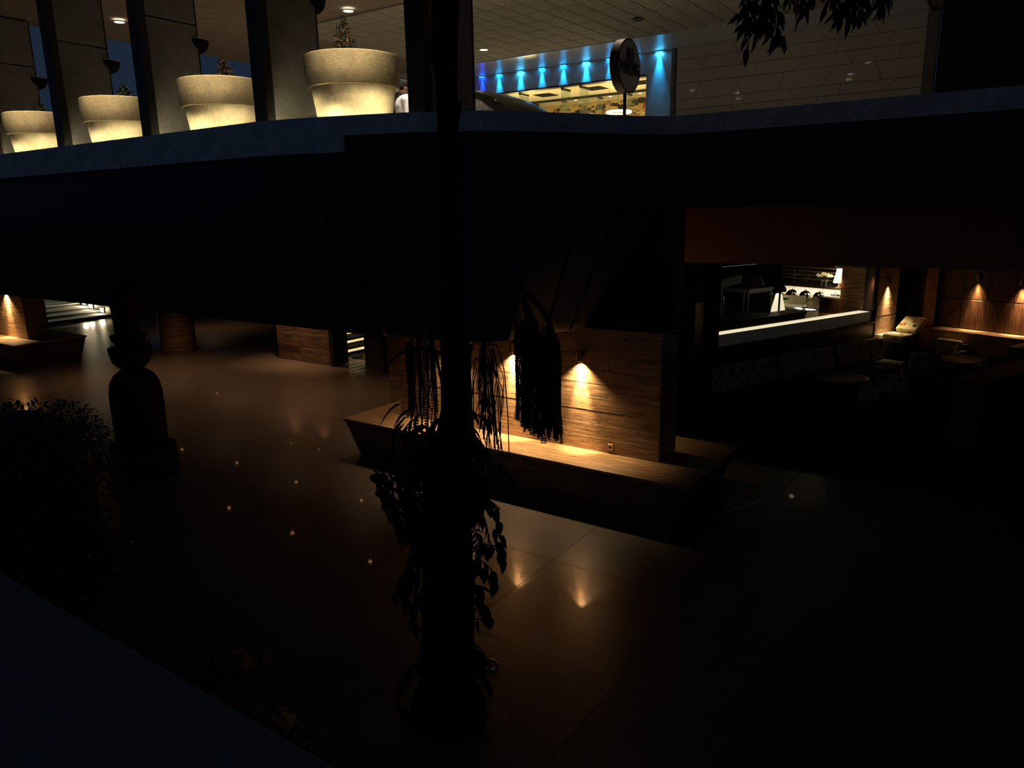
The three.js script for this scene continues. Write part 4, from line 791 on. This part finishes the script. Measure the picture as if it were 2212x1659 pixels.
// ---------------------------------------------------------------- lounge wing, turned against the court
const TURN = -NORTH;
const inWing = (name, label, cat, x, y, z, a = 0, group) => thing(name, label, cat, L(x, y, z), TURN + a, group);
const wingCopy = (src, x, y, z, a, label) => copy(src, L(x, y, z), TURN + a, label);
{
  const g = structGroup('wall_window', V(0, 0, 0), TURN);
  part('wall_base', box2(-9.05, -8.8, 0, 1.11, -15.0, -8.2), M.darkWood, g);
  part('wall_head', box2(-9.05, -8.8, 2.75, 2.95, -15.0, -8.2), M.darkWood, g);
  part('wall_end', box2(-9.05, -8.8, 1.11, 2.75, -10.18, -8.2), M.darkWood, g);
  for (let k = 0; k < 4; k++) part('timber_board', rbox(0.02, 0.262, 4.78, 0.004, -8.79, 0.14 + k * 0.27, -12.58), M.wood, g);
  part('window_sill', rbox(0.08, 0.022, 4.85, 0.004, -8.78, 1.122, -12.6), M.rawWood, g);
  part('pier_core', box2(-9.2, -8.78, 0, 2.92, -15.76, -15.02), M.darkStone, g);
  for (let r = 0; r < 14; r++) { part('stone_slab', rbox(0.03, 0.2, 0.75, 0.003, -8.775 - (r % 3) * 0.0015, 0.105 + r * 0.207, -15.39), M.travertine, g); part('stone_slab', rbox(0.4, 0.2, 0.02, 0.003, -8.99, 0.105 + r * 0.207, -15.77), M.travertine, g); }
  part('return_wall', box2(-9.6, -9.05, 0.45, 2.92, -15.12, -14.97), M.rawWood, g);
}
{
  const g = structGroup('window_3', V(0, 0, 0), TURN);
  const cuts = [-10.18, -11.55, -13.1, -14.98];
  for (let k = 0; k < 3; k++) part('glass_pane', box2(-8.826, -8.816, 1.4, 2.74, cuts[k + 1] + 0.004, cuts[k] - 0.004), M.glass, g);
  part('window_frame', [box2(-8.86, -8.79, 1.13, 2.75, -15.02, -14.97), box2(-8.85, -8.8, 2.7, 2.75, -14.97, -10.18)], M.black, g);
}
{
  const g = structGroup('wall_lounge', V(0, 0, 0), TURN);
  part('wall_core', box2(-10.6, -2, 0, 2.92, -17.3, -16.9), M.darkStone, g);
  for (let k = 0; k < 9; k++) { part('timber_panel', rbox(0.492, 0.62, 0.03, 0.005, -8.2 + k * 0.5, 1.225, -16.885 + (k % 3) * 0.006), M.loungeWood, g); part('timber_panel', rbox(0.492, 1.3, 0.03, 0.005, -8.2 + k * 0.5, 2.2, -16.89 + (k % 2) * 0.007), M.loungeWood, g); }
  part('return_strip', rbox(0.05, 2.0, 0.42, 0.004, -8.5, 1.9, -16.62), M.travertine, g);
  part('recess_panel', box2(-9.3, -8.53, 0, 2.9, -16.62, -16.5), M.darkWood, g);
  part('ledge', rbox(6, 0.9, 0.45, 0.006, -5.56, 0.45, -16.66), M.travertine, g);
  part('ledge', rbox(1.6, 0.9, 0.95, 0.006, -5.55, 0.45, -15.9), M.travertine, g);
}
// restaurant shell behind the glass
{
  const g = structGroup('restaurant_room', V(0, 0, 0), TURN);
  part('room_floor', box2(-17, -9.06, 0.25, 0.45, -19, -8.2), M.darkWood, g);
  part('room_wall', [box2(-17, -9.62, 0.45, 2.92, -19.1, -18.9), box2(-17.1, -17, 0.45, 2.92, -19, -8.2), box2(-17, -9.06, 0.45, 2.92, -8.3, -8.15), box2(-9.62, -9.5, 0.45, 2.92, -18.9, -15.13)], M.darkWood, g);
  part('lit_wall_band', box2(-13.78, -11.35, 1.06, 1.33, -18.9, -18.62), M.white, g);
}
{
  const t = inWing('light_counter', 'long glowing white counter strip along the foot of the restaurant window', 'counter', -8.9, 1.135, -12.57);
  for (const [a, b] of [[-10.2, -11.55], [-11.56, -13.1], [-13.11, -14.96]]) part('frosted_panel', box2(0.045, 0.057, 0, 0.215, b + 12.57, a + 12.57), M.frostedSelfLit, t);
  part('counter_core', box2(-0.13, 0.04, 0, 0.2, -2.4, 2.38), M.black, t);
  part('lamp_top', rbox(0.25, 0.012, 4.72, 0.003, -0.088, 0.206, 0.0), glow([1, 0.88, 0.56], 0.9), t);
  const r = new THREE.RectAreaLight(col(1, 0.86, 0.55), 0.35, 4.7, 0.24); r.position.copy(L(-8.97, 1.39, -12.57)); r.name = 'counter_beam';
  r.setRotationFromMatrix(new THREE.Matrix4().makeBasis(V(sN, 0, -cN), V(cN, 0, sN), V(0, -1, 0))); scene.add(r);
}
{
  const b = inWing('bar_counter', 'black bar counter standing just inside the restaurant window', 'bar counter', -10.12, 0.45, -12.6);
  part('worktop', rbox(0.46, 0.05, 3.3, 0.008, 0, 0.83, 0), M.black, b);
  part('front', box(0.36, 0.8, 3.2, 0, 0.4, 0), M.darkWood, b);
  const f = inWing('cone_lamp', 'tall glowing white cone lamp beside the black dome lamp in the restaurant', 'floor lamp', -11.19, 0.45, -14.98);
  part('lamp_shade', lathe([[0.33, 0.02], [0.17, 0.65], [0.07, 1.08], [0.001, 1.09]], 36), glow([1, 0.9, 0.58], 0.95), f);
  part('base', cyl(0.34, 0.34, 0.02, 0, 0.01, 0, 32), M.white, f);
  point(L(-11.19, 1.62, -14.9), col(1, 0.85, 0.5), 0.25, 3);
  const k = inWing('dome_lamp', 'black lamp with a dome head on a straight post before the glowing cone', 'floor lamp', -10.72, 0.45, -14.38);
  part('post', cyl(0.022, 0.022, 1.25, 0, 0.62, 0, 12), M.black, k);
  part('dome_shade', new THREE.SphereGeometry(0.14, 24, 12, 0, 6.283, 0, 1.6).scale(1, 1.2, 1).translate(0, 1.22, 0), M.black, k);
  part('base', cyl(0.13, 0.14, 0.02, 0, 0.01, 0, 24), M.black, k);
}
{
  const s = inWing('slat_shelf', 'open wall shelf of horizontal timber slats over the lit buffet', 'shelf', -12.6, 1.33, -18.5);
  part('shelf_board', rbox(2.5, 0.06, 0.62, 0.006, 0, 0.03, -0.05), M.darkWood, s);
  for (let k = 0; k < 6; k++) part('slat', rbox(2.44, 0.03, 0.14, 0.004, 0, 0.2 + k * 0.105, -0.1), M.rawWood, s);
  for (const x of [-1.2, -0.4, 0.4, 1.2]) part('bracket', box(0.02, 0.7, 0.03, x, 0.4, -0.22), M.steel, s);
  part('strip_lamp', box(2.3, 0.01, 0.02, 0, -0.006, 0.1), glow([1, 0.85, 0.62], 3), s);
  const r = new THREE.RectAreaLight(col(1, 0.84, 0.68), 60, 2.3, 0.03); r.position.copy(L(-12.6, 1.315, -18.36));
  r.setRotationFromMatrix(new THREE.Matrix4().makeBasis(V(cN, 0, sN), V(sN, 0, -cN), V(0, 1, 0))); r.name = 'strip_beam'; scene.add(r);
  const c = inWing('buffet_counter', 'pale buffet counter with five chrome domes under the slatted shelf', 'counter', -12.57, 0.45, -18.25);
  part('worktop', rbox(2.4, 0.04, 0.55, 0.006, 0, 0.63, 0), M.cream, c);
  part('front', box(2.32, 0.6, 0.45, 0, 0.3, 0), M.cream, c);
  let d;
  [-13.47, -13.05, -12.62, -12.19, -11.72].forEach((x, i) => {
    const lab = ['first', 'second', 'middle', 'fourth', 'fifth'][i] + ' chrome food dome on the buffet, counted from the black dome lamp';
    if (!d) { d = inWing('food_dome', lab, 'food dome', x, 1.105, -18.05, 0, 'chrome food domes on the buffet'); part('dome', new THREE.SphereGeometry(0.17, 30, 14, 0, 6.283, 0, 1.571).scale(1, 0.85, 1).translate(0, 0.02, 0), M.chrome, d); part('tray', cyl(0.185, 0.175, 0.022, 0, 0.011, 0, 30), M.chrome, d); part('knob', new THREE.SphereGeometry(0.018, 12, 8).translate(0, 0.175, 0), M.chrome, d); }
    else wingCopy(d, x, 1.105, -18.05, 0, lab);
  });
  const lamp = inWing('table_lamp', 'bright white cone-shaded table lamp at the end of the slatted shelf', 'table lamp', -11.8, 1.392, -18.3);
  part('base', lathe([[0.001, 0], [0.07, 0], [0.07, 0.015], [0.018, 0.03], [0.018, 0.14], [0.001, 0.14]], 20), M.brass, lamp);
  part('lamp_shade', lathe([[0.15, 0.13], [0.075, 0.5], [0.001, 0.505]], 32), glow([1, 0.93, 0.7], 1.15), lamp);
  point(L(-11.8, 1.96, -18.2), col(1, 0.86, 0.55), 1.6, 3); point(L(-11.9, 1.47, -18.12), col(1, 0.86, 0.55), 0.5, 2);
  const vase = inWing('flower_vase', 'glass vases of white hydrangeas on the slatted shelf beside the table lamp', 'flowers', -12.24, 1.392, -18.3);
  for (const x of [-0.06, 0.07]) part('glass_vase', lathe([[0.001, 0], [0.045, 0], [0.05, 0.18], [0.045, 0.18], [0.04, 0.01], [0.001, 0.01]], 20).translate(x, 0, 0), M.glass, vase);
  for (let i = 0; i < 10; i++) part('stem', tube([[i % 2 ? 0.07 : -0.06, 0.01, 0], [(i % 2 ? 0.07 : -0.06) * 1.1, 0.17, 0], [-0.2 + i * 0.044, 0.27, rr(-0.05, 0.05)]], 0.005, 8, 4), M.leaf, vase);
  for (let i = 0; i < 12; i++) {
    const gs = [], x = -0.21 + i * 0.038, y = 0.27 + 0.05 * Math.sin(i / 11 * 3.14) + rr(-0.015, 0.02), z = rr(-0.06, 0.06);
    for (let k = 0; k < 14; k++) gs.push(tri(new THREE.OctahedronGeometry(0.019).translate(x + rr(-0.045, 0.045), y + rr(-0.03, 0.035), z + rr(-0.045, 0.045))));
    part('flower_head', gs, std([0.78, 0.7, 0.42], 0.8), vase);
  }
  const orch = inWing('flower_spray', 'small spray of orange-brown flowers at the middle of the slatted shelf', 'flowers', -13.2, 1.392, -18.3);
  part('pot', lathe([[0.001, 0], [0.04, 0], [0.055, 0.1], [0.001, 0.1]], 16), M.black, orch);
  part('stem', tube([[0, 0.09, 0], [0.01, 0.25, 0.01], [0.05, 0.38, 0.02]], 0.005, 10, 4), M.leaf, orch);
  for (let i = 0; i < 7; i++) part('flower', leafGeo(0.05, 0.045, 0.3, 4).rotateY(i).translate(0.02 + 0.01 * (i % 3), 0.24 + i * 0.022, 0.02), std([0.6, 0.32, 0.1], 0.7, { side: THREE.DoubleSide }), orch);
}
{
  const bc = inWing('bead_curtain', 'round curtain of hanging bead strings before the buffet', 'bead curtain', -11.46, 0, -16.4);
  part('hanging_ring', new THREE.TorusGeometry(0.4, 0.012, 8, 40).rotateX(Math.PI / 2).translate(0, 2.55, 0), M.steel, bc);
  const gs = [];
  for (let i = 0; i < 30; i++) { const a = i / 30 * 6.283, x = Math.cos(a) * 0.4, z = Math.sin(a) * 0.4; gs.push(tri(cyl(0.0012, 0.0012, 1.66, x, 1.72, z, 3))); for (let y = 0.92; y < 2.5; y += 0.06) gs.push(tri(new THREE.OctahedronGeometry(0.006).translate(x, y + (i % 4) * 0.014, z))); }
  const m = part('bead_strings', gs, std([0.12, 0.09, 0.05], 0.25, { metalness: 0.4 }), bc); m.userData.kind = 'stuff';
  const up = []; for (let i = 0; i < 420; i++) { const a = rr(0, 6.28), r = 0.22 * Math.sqrt(rnd()); up.push(tri(new THREE.OctahedronGeometry(0.009).translate(Math.cos(a) * r, rr(1.62, 2.1), Math.sin(a) * r))); }
  part('bead_cluster', up, std([0.3, 0.24, 0.15], 0.12, { metalness: 0.6 }), bc).userData.kind = 'stuff';
  const t = inWing('glass_table', 'round glass-topped table inside the bead curtain', 'table', -11.46, 0.45, -16.4);
  part('table_top', cyl(0.33, 0.33, 0.012, 0, 0.56, 0, 40), M.glass, t);
  part('rim', new THREE.TorusGeometry(0.33, 0.01, 8, 44).rotateX(Math.PI / 2).translate(0, 0.56, 0), M.steel, t);
  part('pedestal', lathe([[0.18, 0], [0.18, 0.02], [0.03, 0.05], [0.03, 0.54], [0.06, 0.553]], 24), M.steel, t);
  const ch = inWing('tub_chair', 'white upholstered tub chair between the glowing cone and the bead curtain', 'armchair', -12.55, 0.45, -17.35, 0.2);
  part('seat', rbox(0.62, 0.1, 0.58, 0.04, 0, 0.43, 0, 3), M.white, ch);
  part('backrest', tri(new THREE.CylinderGeometry(0.36, 0.34, 0.34, 28, 1, true, Math.PI * 0.55, Math.PI * 0.9).translate(0, 0.54, 0.02)), std([0.6, 0.55, 0.42], 0.8, { side: THREE.DoubleSide }), ch);
  for (const [x, z] of [[-0.24, -0.2], [0.24, -0.2], [-0.24, 0.2], [0.24, 0.2]]) part('leg', cyl(0.016, 0.013, 0.38, x, 0.19, z, 10), M.black, ch);
  const st = inWing('side_table', 'small black round side table in front of the white tub chair', 'side table', -12.3, 0.45, -16.55);
  part('table_top', cyl(0.2, 0.2, 0.02, 0, 0.74, 0, 32), M.black, st); part('pedestal', cyl(0.018, 0.018, 0.73, 0, 0.365, 0, 12), M.black, st); part('base', cyl(0.15, 0.16, 0.015, 0, 0.008, 0, 28), M.black, st);
}
{
  const aw = inWing('awning_cart', 'serving cart under a dark domed canopy with a scalloped pale valance', 'serving cart', -11.0, 0.45, -13.5);
  const scal = (len, n) => { const p = [[0, 0.09], [0, 0.012]]; for (let i = 0; i < n; i++) { const w = len / n; for (let k = 1; k <= 6; k++) p.push([i * w + w * k / 6, 0.012 - 0.028 * Math.sin(Math.PI * k / 6)]); } p.push([len, 0.09]); return p; };
  part('valance', upright(scal(0.78, 5), 0.008).translate(-0.23, 1.3, 0.52), M.white, aw);
  part('valance', upright(scal(0.8, 6), 0.008).rotateY(Math.PI / 2).translate(0.55, 1.3, 0.52), M.white, aw);
  part('canopy', [new THREE.SphereGeometry(0.36, 24, 10, 0, 6.283, 0, 1.571).scale(1, 0.85, 1.1).translate(0.14, 1.4, 0.12), box(0.8, 0.02, 0.84, 0.15, 1.39, 0.11)], M.darkClad, aw);
  for (const [x, z] of [[-0.22, 0.5], [0.52, 0.5], [0.52, -0.26], [-0.22, -0.26]]) part('post', cyl(0.014, 0.014, 1.4, x, 0.7, z, 10), M.white, aw);
  part('tray_shelf', rbox(0.72, 0.03, 0.76, 0.005, 0.15, 0.75, 0.12), M.black, aw);
  let bs;
  [[-11.25, -12.75, 'beside the serving cart'], [-10.2, -16.6, 'near the end of the restaurant window']].forEach(([x, z, w]) => {
    const lab = 'chrome-framed bar chair ' + w;
    if (!bs) {
      bs = inWing('bar_chair', lab, 'bar chair', x, 0.45, z, 0.1, 'chrome bar chairs in the restaurant');
      for (const sx of [-0.17, 0.17]) for (const sz of [-0.17, 0.17]) part('leg', tube([[sx, 0, sz], [sx, 0.7, sz], [sx, sz > 0 ? 0.72 : 1.18, sz]], 0.011, 8, 8), M.chrome, bs);
      for (const y of [0.95, 1.06, 1.17]) part('back_rail', tube([[-0.17, y, -0.17], [0.17, y, -0.17]], 0.009, 2, 8), M.chrome, bs);
      part('footrest', tube([[-0.17, 0.3, 0.17], [0.17, 0.3, 0.17]], 0.009, 2, 8), M.chrome, bs);
      part('seat', rbox(0.38, 0.05, 0.38, 0.015, 0, 0.73, 0), M.black, bs);
    } else wingCopy(bs, x, 0.45, z, -0.3, lab);
  });
  const bo = inWing('white_cushion', 'rolled white cushion lying on the seat of the bar chair by the cart', 'cushion', -11.25, 1.205, -12.72);
  part('cushion_roll', cyl(0.05, 0.05, 0.2, 0, 0.05, 0, 18).rotateZ(0).applyMatrix4(new THREE.Matrix4().makeRotationZ(Math.PI / 2)).translate(0.06, 0.055, 0), M.white, bo);
  const wt = inWing('service_table', 'dark service table with a pale tray at the far end of the restaurant', 'table', -11.15, 0.45, -17.3);
  part('table_top', rbox(0.75, 0.03, 0.6, 0.006, 0, 0.8, 0), M.black, wt); part('cabinet', box(0.68, 0.78, 0.54, 0, 0.39, 0), M.black, wt); part('pale_tray', rbox(0.45, 0.016, 0.3, 0.006, -0.05, 0.824, 0.08), M.white, wt);
  const tl = inWing('track_light', 'thin bright line of light along the restaurant ceiling above the bar', 'track light', -9.4, 2.49, -12.1);
  part('channel', box(0.05, 0.03, 2.5, 0, 0.018, 0), M.steel, tl); part('lamp_glow', box(0.012, 0.01, 2.46, 0, 0, 0), glow([0.9, 0.92, 1], 0.15), tl);
  for (const z of [-1.1, 0, 1.1]) part('hanger', cyl(0.004, 0.004, 0.42, 0, 0.23, z, 6), M.steel, tl);
  const rl = inWing('ceiling_lamp', 'restaurant ceiling lamp over the bead curtain', 'ceiling lamp', -11.9, 2.9, -16.9);
  part('housing', cyl(0.06, 0.06, 0.05, 0, -0.02, 0, 20), M.steel, rl); part('lamp_lens', cyl(0.05, 0.05, 0.006, 0, -0.048, 0, 20), glow(CREAM, 4), rl);
  spot(L(-11.9, 2.82, -16.9), L(-12.2, 0.5, -17.2), col(1, 0.8, 0.45), 3.5, 62, 0.8, 3);
  const r2 = inWing('ceiling_lamp', 'restaurant ceiling lamp shining on the timber return beside the window', 'ceiling lamp', -9.7, 2.9, -13.9);
  part('housing', cyl(0.06, 0.06, 0.05, 0, -0.02, 0, 20), M.steel, r2); part('lamp_lens', cyl(0.05, 0.05, 0.006, 0, -0.048, 0, 20), glow(CREAM, 4), r2);
  spot(L(-9.7, 2.82, -13.9), L(-9.25, 1.4, -15.0), col(1, 0.7, 0.36), 0.8, 40, 0.8, 3);
}
// lounge lamps
{
  const wl = (x, z, y, a, lab, cd, c) => wallLamp(L(x, y, z), TURN + a, lab, cd, c, 58, 36);
  wl(-8.755, -15.36, 1.93, Math.PI / 2, 'cylinder wall lamp on the stone pier beside the restaurant window', 5, col(1, 0.66, 0.34));
  wl(-7.66, -16.86, 1.96, 0, 'cylinder wall lamp on the lounge timber wall, the one closer to the restaurant', 5, col(1, 0.5, 0.17));
  wl(-6.82, -16.86, 1.92, 0, 'cylinder wall lamp on the lounge timber wall, cut by the frame edge', 6, col(1, 0.5, 0.17));
}
// sofas, cushions, tables
{
  let sofa;
  [[-10.6, 'first sofa against the wall below the restaurant window, in the darkest corner'], [-12.4, 'middle sofa against the wall below the restaurant window'], [-14.15, 'last sofa against the wall below the restaurant window, next to the lit pier']].forEach(([z, lab]) => {
    if (!sofa) {
      sofa = inWing('sofa', lab, 'sofa', -8.72, 0, z, 0, 'sofas below the restaurant window');
      part('frame', [box(0.9, 0.12, 1.62, 0.47, 0.2, 0), box(0.06, 0.5, 1.62, 0.04, 0.4, 0)], M.sofa, sofa);
      for (const s of [-1, 1]) for (const x of [0.08, 0.86]) part('leg', box(0.05, 0.14, 0.05, x, 0.07, s * 0.74), M.sofa, sofa);
      for (let k = 0; k < 3; k++) part('seat_cushion', rbox(0.7, 0.14, 0.52, 0.04, 0.55, 0.33, -0.54 + k * 0.54, 3), M.fabric, sofa);
      for (let k = 0; k < 3; k++) { const c = part('back_cushion', rbox(0.17, 0.46, 0.52, 0.06, 0, 0, 0, 4), M.floral, sofa); c.position.set(0.17, 0.63 + (k === 1 ? 0.015 : 0), -0.54 + k * 0.54); c.rotation.z = 0.14; }
    } else wingCopy(sofa, -8.72, 0, z, 0, lab);
  });
  let ch;
  [[-6.9, -13.5, 0.5, 'behind the low round table'], [-6.62, -11.95, 0.3, 'beside the low round table'], [-6.0, -13.25, -0.2, 'closest to the stone counter'], [-7.2, -14.32, 0.9, 'in front of the shiny round table'], [-6.3, -14.95, 0.1, 'between the shiny round table and the stone counter'], [-7.82, -16.04, 0, 'between the shiny table and the lit ledge'], [-6.6, -10.95, -0.6, 'by itself in front of the low round table']].forEach(([x, z, a, w]) => {
    const lab = 'dark low armchair with pale patterned cushion ' + w;
    if (!ch) {
      ch = inWing('armchair', lab, 'armchair', x, 0, z, a, 'low lounge armchairs');
      part('seat', rbox(0.62, 0.1, 0.6, 0.02, 0, 0.28, 0), M.sofa, ch); part('backrest', rbox(0.66, 0.34, 0.07, 0.02, 0, 0.5, -0.3), M.sofa, ch);
      for (const s of [-1, 1]) { part('armrest', rbox(0.07, 0.26, 0.6, 0.015, s * 0.32, 0.42, 0), M.sofa, ch); for (const z2 of [-0.26, 0.26]) part('leg', box(0.05, 0.24, 0.05, s * 0.29, 0.12, z2), M.sofa, ch); }
      part('seat_cushion', rbox(0.54, 0.1, 0.54, 0.035, 0, 0.375, 0.02, 3), M.fabric, ch);
      const c = part('back_cushion', rbox(0.5, 0.34, 0.14, 0.05, 0, 0, 0, 4), M.floral, ch); c.position.set(0, 0.58, -0.2); c.rotation.x = -0.18;
    } else wingCopy(ch, x, 0, z, a, lab);
  });
  const lit = inWing('chaise', 'lamp-lit floral chaise with a raised back cushion beneath the stone pier', 'chaise', -8.46, 0.1, -15.42);
  part('frame', [box(0.62, 0.1, 0.8, 0, 0.62, 0), box(0.56, 0.55, 0.06, 0, 0.3, 0.3), box(0.56, 0.55, 0.06, 0, 0.3, -0.3)], M.sofa, lit);
  const s1 = part('seat_cushion', rbox(0.46, 0.12, 0.4, 0.04, 0, 0, 0, 4), M.floral, lit); s1.position.set(0.06, 0.74, 0.14);
  const s2 = part('back_cushion', rbox(0.46, 0.12, 0.46, 0.04, 0, 0, 0, 4), M.floral, lit); s2.position.set(0.1, 0.88, -0.28); s2.rotation.x = 0.55; s2.position.y = 0.95;
  const s3 = part('arm_cushion', rbox(0.1, 0.09, 0.6, 0.03, 0, 0, 0, 3), M.cream, lit); s3.position.set(-0.24, 0.72, 0.1);
  let tb;
  [[-7.65, -12.1, 'low round dark table before the middle sofa', M.darkWood], [-7.2, -15.3, 'round polished table reflecting the lounge wall lamp', 0]].forEach(([x, z, lab]) => {
    if (!tb) {
      tb = inWing('round_table', lab, 'table', x, 0, z, 0, 'round tables in the lounge');
      part('table_top', rboxRound(0.5, 0.04), std([0.06, 0.036, 0.02], 0.22), tb); part('pedestal', lathe([[0.26, 0], [0.26, 0.03], [0.05, 0.06], [0.05, 0.5], [0.1, 0.515]], 28), M.black, tb);
    } else wingCopy(tb, x, 0.05, z, 0, lab).position.y = 0;
  });
  const cup = inWing('candle_holder', 'small pale lit jar beside the low round table', 'jar', -7.42, 0.325, -13.0);
  part('jar', lathe([[0.001, 0], [0.045, 0], [0.05, 0.06], [0.03, 0.09], [0.03, 0.11], [0.045, 0.13], [0.001, 0.13]], 20), glow([1, 0.6, 0.3], 0.35), cup);
  const st = inWing('side_stool', 'dark square stool carrying the small lit jar', 'stool', -7.42, 0, -13.0);
  part('seat', rbox(0.32, 0.05, 0.32, 0.01, 0, 0.3, 0), M.sofa, st); for (const a of [-1, 1]) for (const b of [-1, 1]) part('leg', box(0.04, 0.28, 0.04, a * 0.13, 0.14, b * 0.13), M.sofa, st);
  const ct = inWing('stone_counter', 'long waist-high stone-ended counter beside the lounge seats', 'counter', -5.2, 0, -13.1);
  part('worktop', rbox(0.5, 0.05, 3.2, 0.006, 0, 0.985, 0), std([0.04, 0.034, 0.03], 0.6, { map: T.streakMap }), ct); part('carcass', box(0.42, 0.95, 3.06, 0, 0.475, 0), M.darkWood, ct); part('end_panel', box(0.44, 0.95, 0.04, 0, 0.475, 1.56), std([0.3, 0.3, 0.28], 0.7, { map: T.streakMap, bumpMap: T.streakBump, bumpScale: 0.006 }), ct);
  const cb = inWing('cabinet', 'dark framed cabinet standing next to the stone-ended counter', 'cabinet', -4.5, 0, -12.1);
  part('carcass', box(0.8, 0.9, 0.5, 0, 0.45, 0), M.darkWood, cb); part('door_frame', [box(0.8, 0.05, 0.03, 0, 0.87, 0.265), box(0.8, 0.05, 0.03, 0, 0.03, 0.265), box(0.05, 0.9, 0.03, -0.38, 0.45, 0.265), box(0.05, 0.9, 0.03, 0.38, 0.45, 0.265)], M.black, cb); part('door_panel', box(0.7, 0.8, 0.02, 0, 0.45, 0.255), M.wood, cb);
  const rk = inWing('bar_rack', 'rack of thin pale horizontal bars in the recess behind the lit stone pier', 'rack', -8.8, 0, -16.3);
  for (let k = 0; k < 6; k++) part('bar', cyl(0.008, 0.008, 0.3, 0, 0, 0, 8).rotateX(Math.PI / 2).applyMatrix4(new THREE.Matrix4().makeRotationY(0.8)).translate(0, 1.1 + k * 0.13, 0), M.chrome, rk);
  for (const s of [-1, 1]) part('upright', cyl(0.012, 0.012, 1.9, s * 0.1, 0.95, s * 0.1, 8), M.steel, rk);
}
function rboxRound(r, t) { return lathe([[0.001, 0.515], [r - 0.02, 0.515], [r, 0.525], [r, 0.515 + t - 0.01], [r - 0.012, 0.515 + t], [0.001, 0.515 + t]], 48); }

scene.traverse(o => { if (o.isMesh) o.castShadow = o.receiveShadow = true; });
renderer.render(scene, camera);
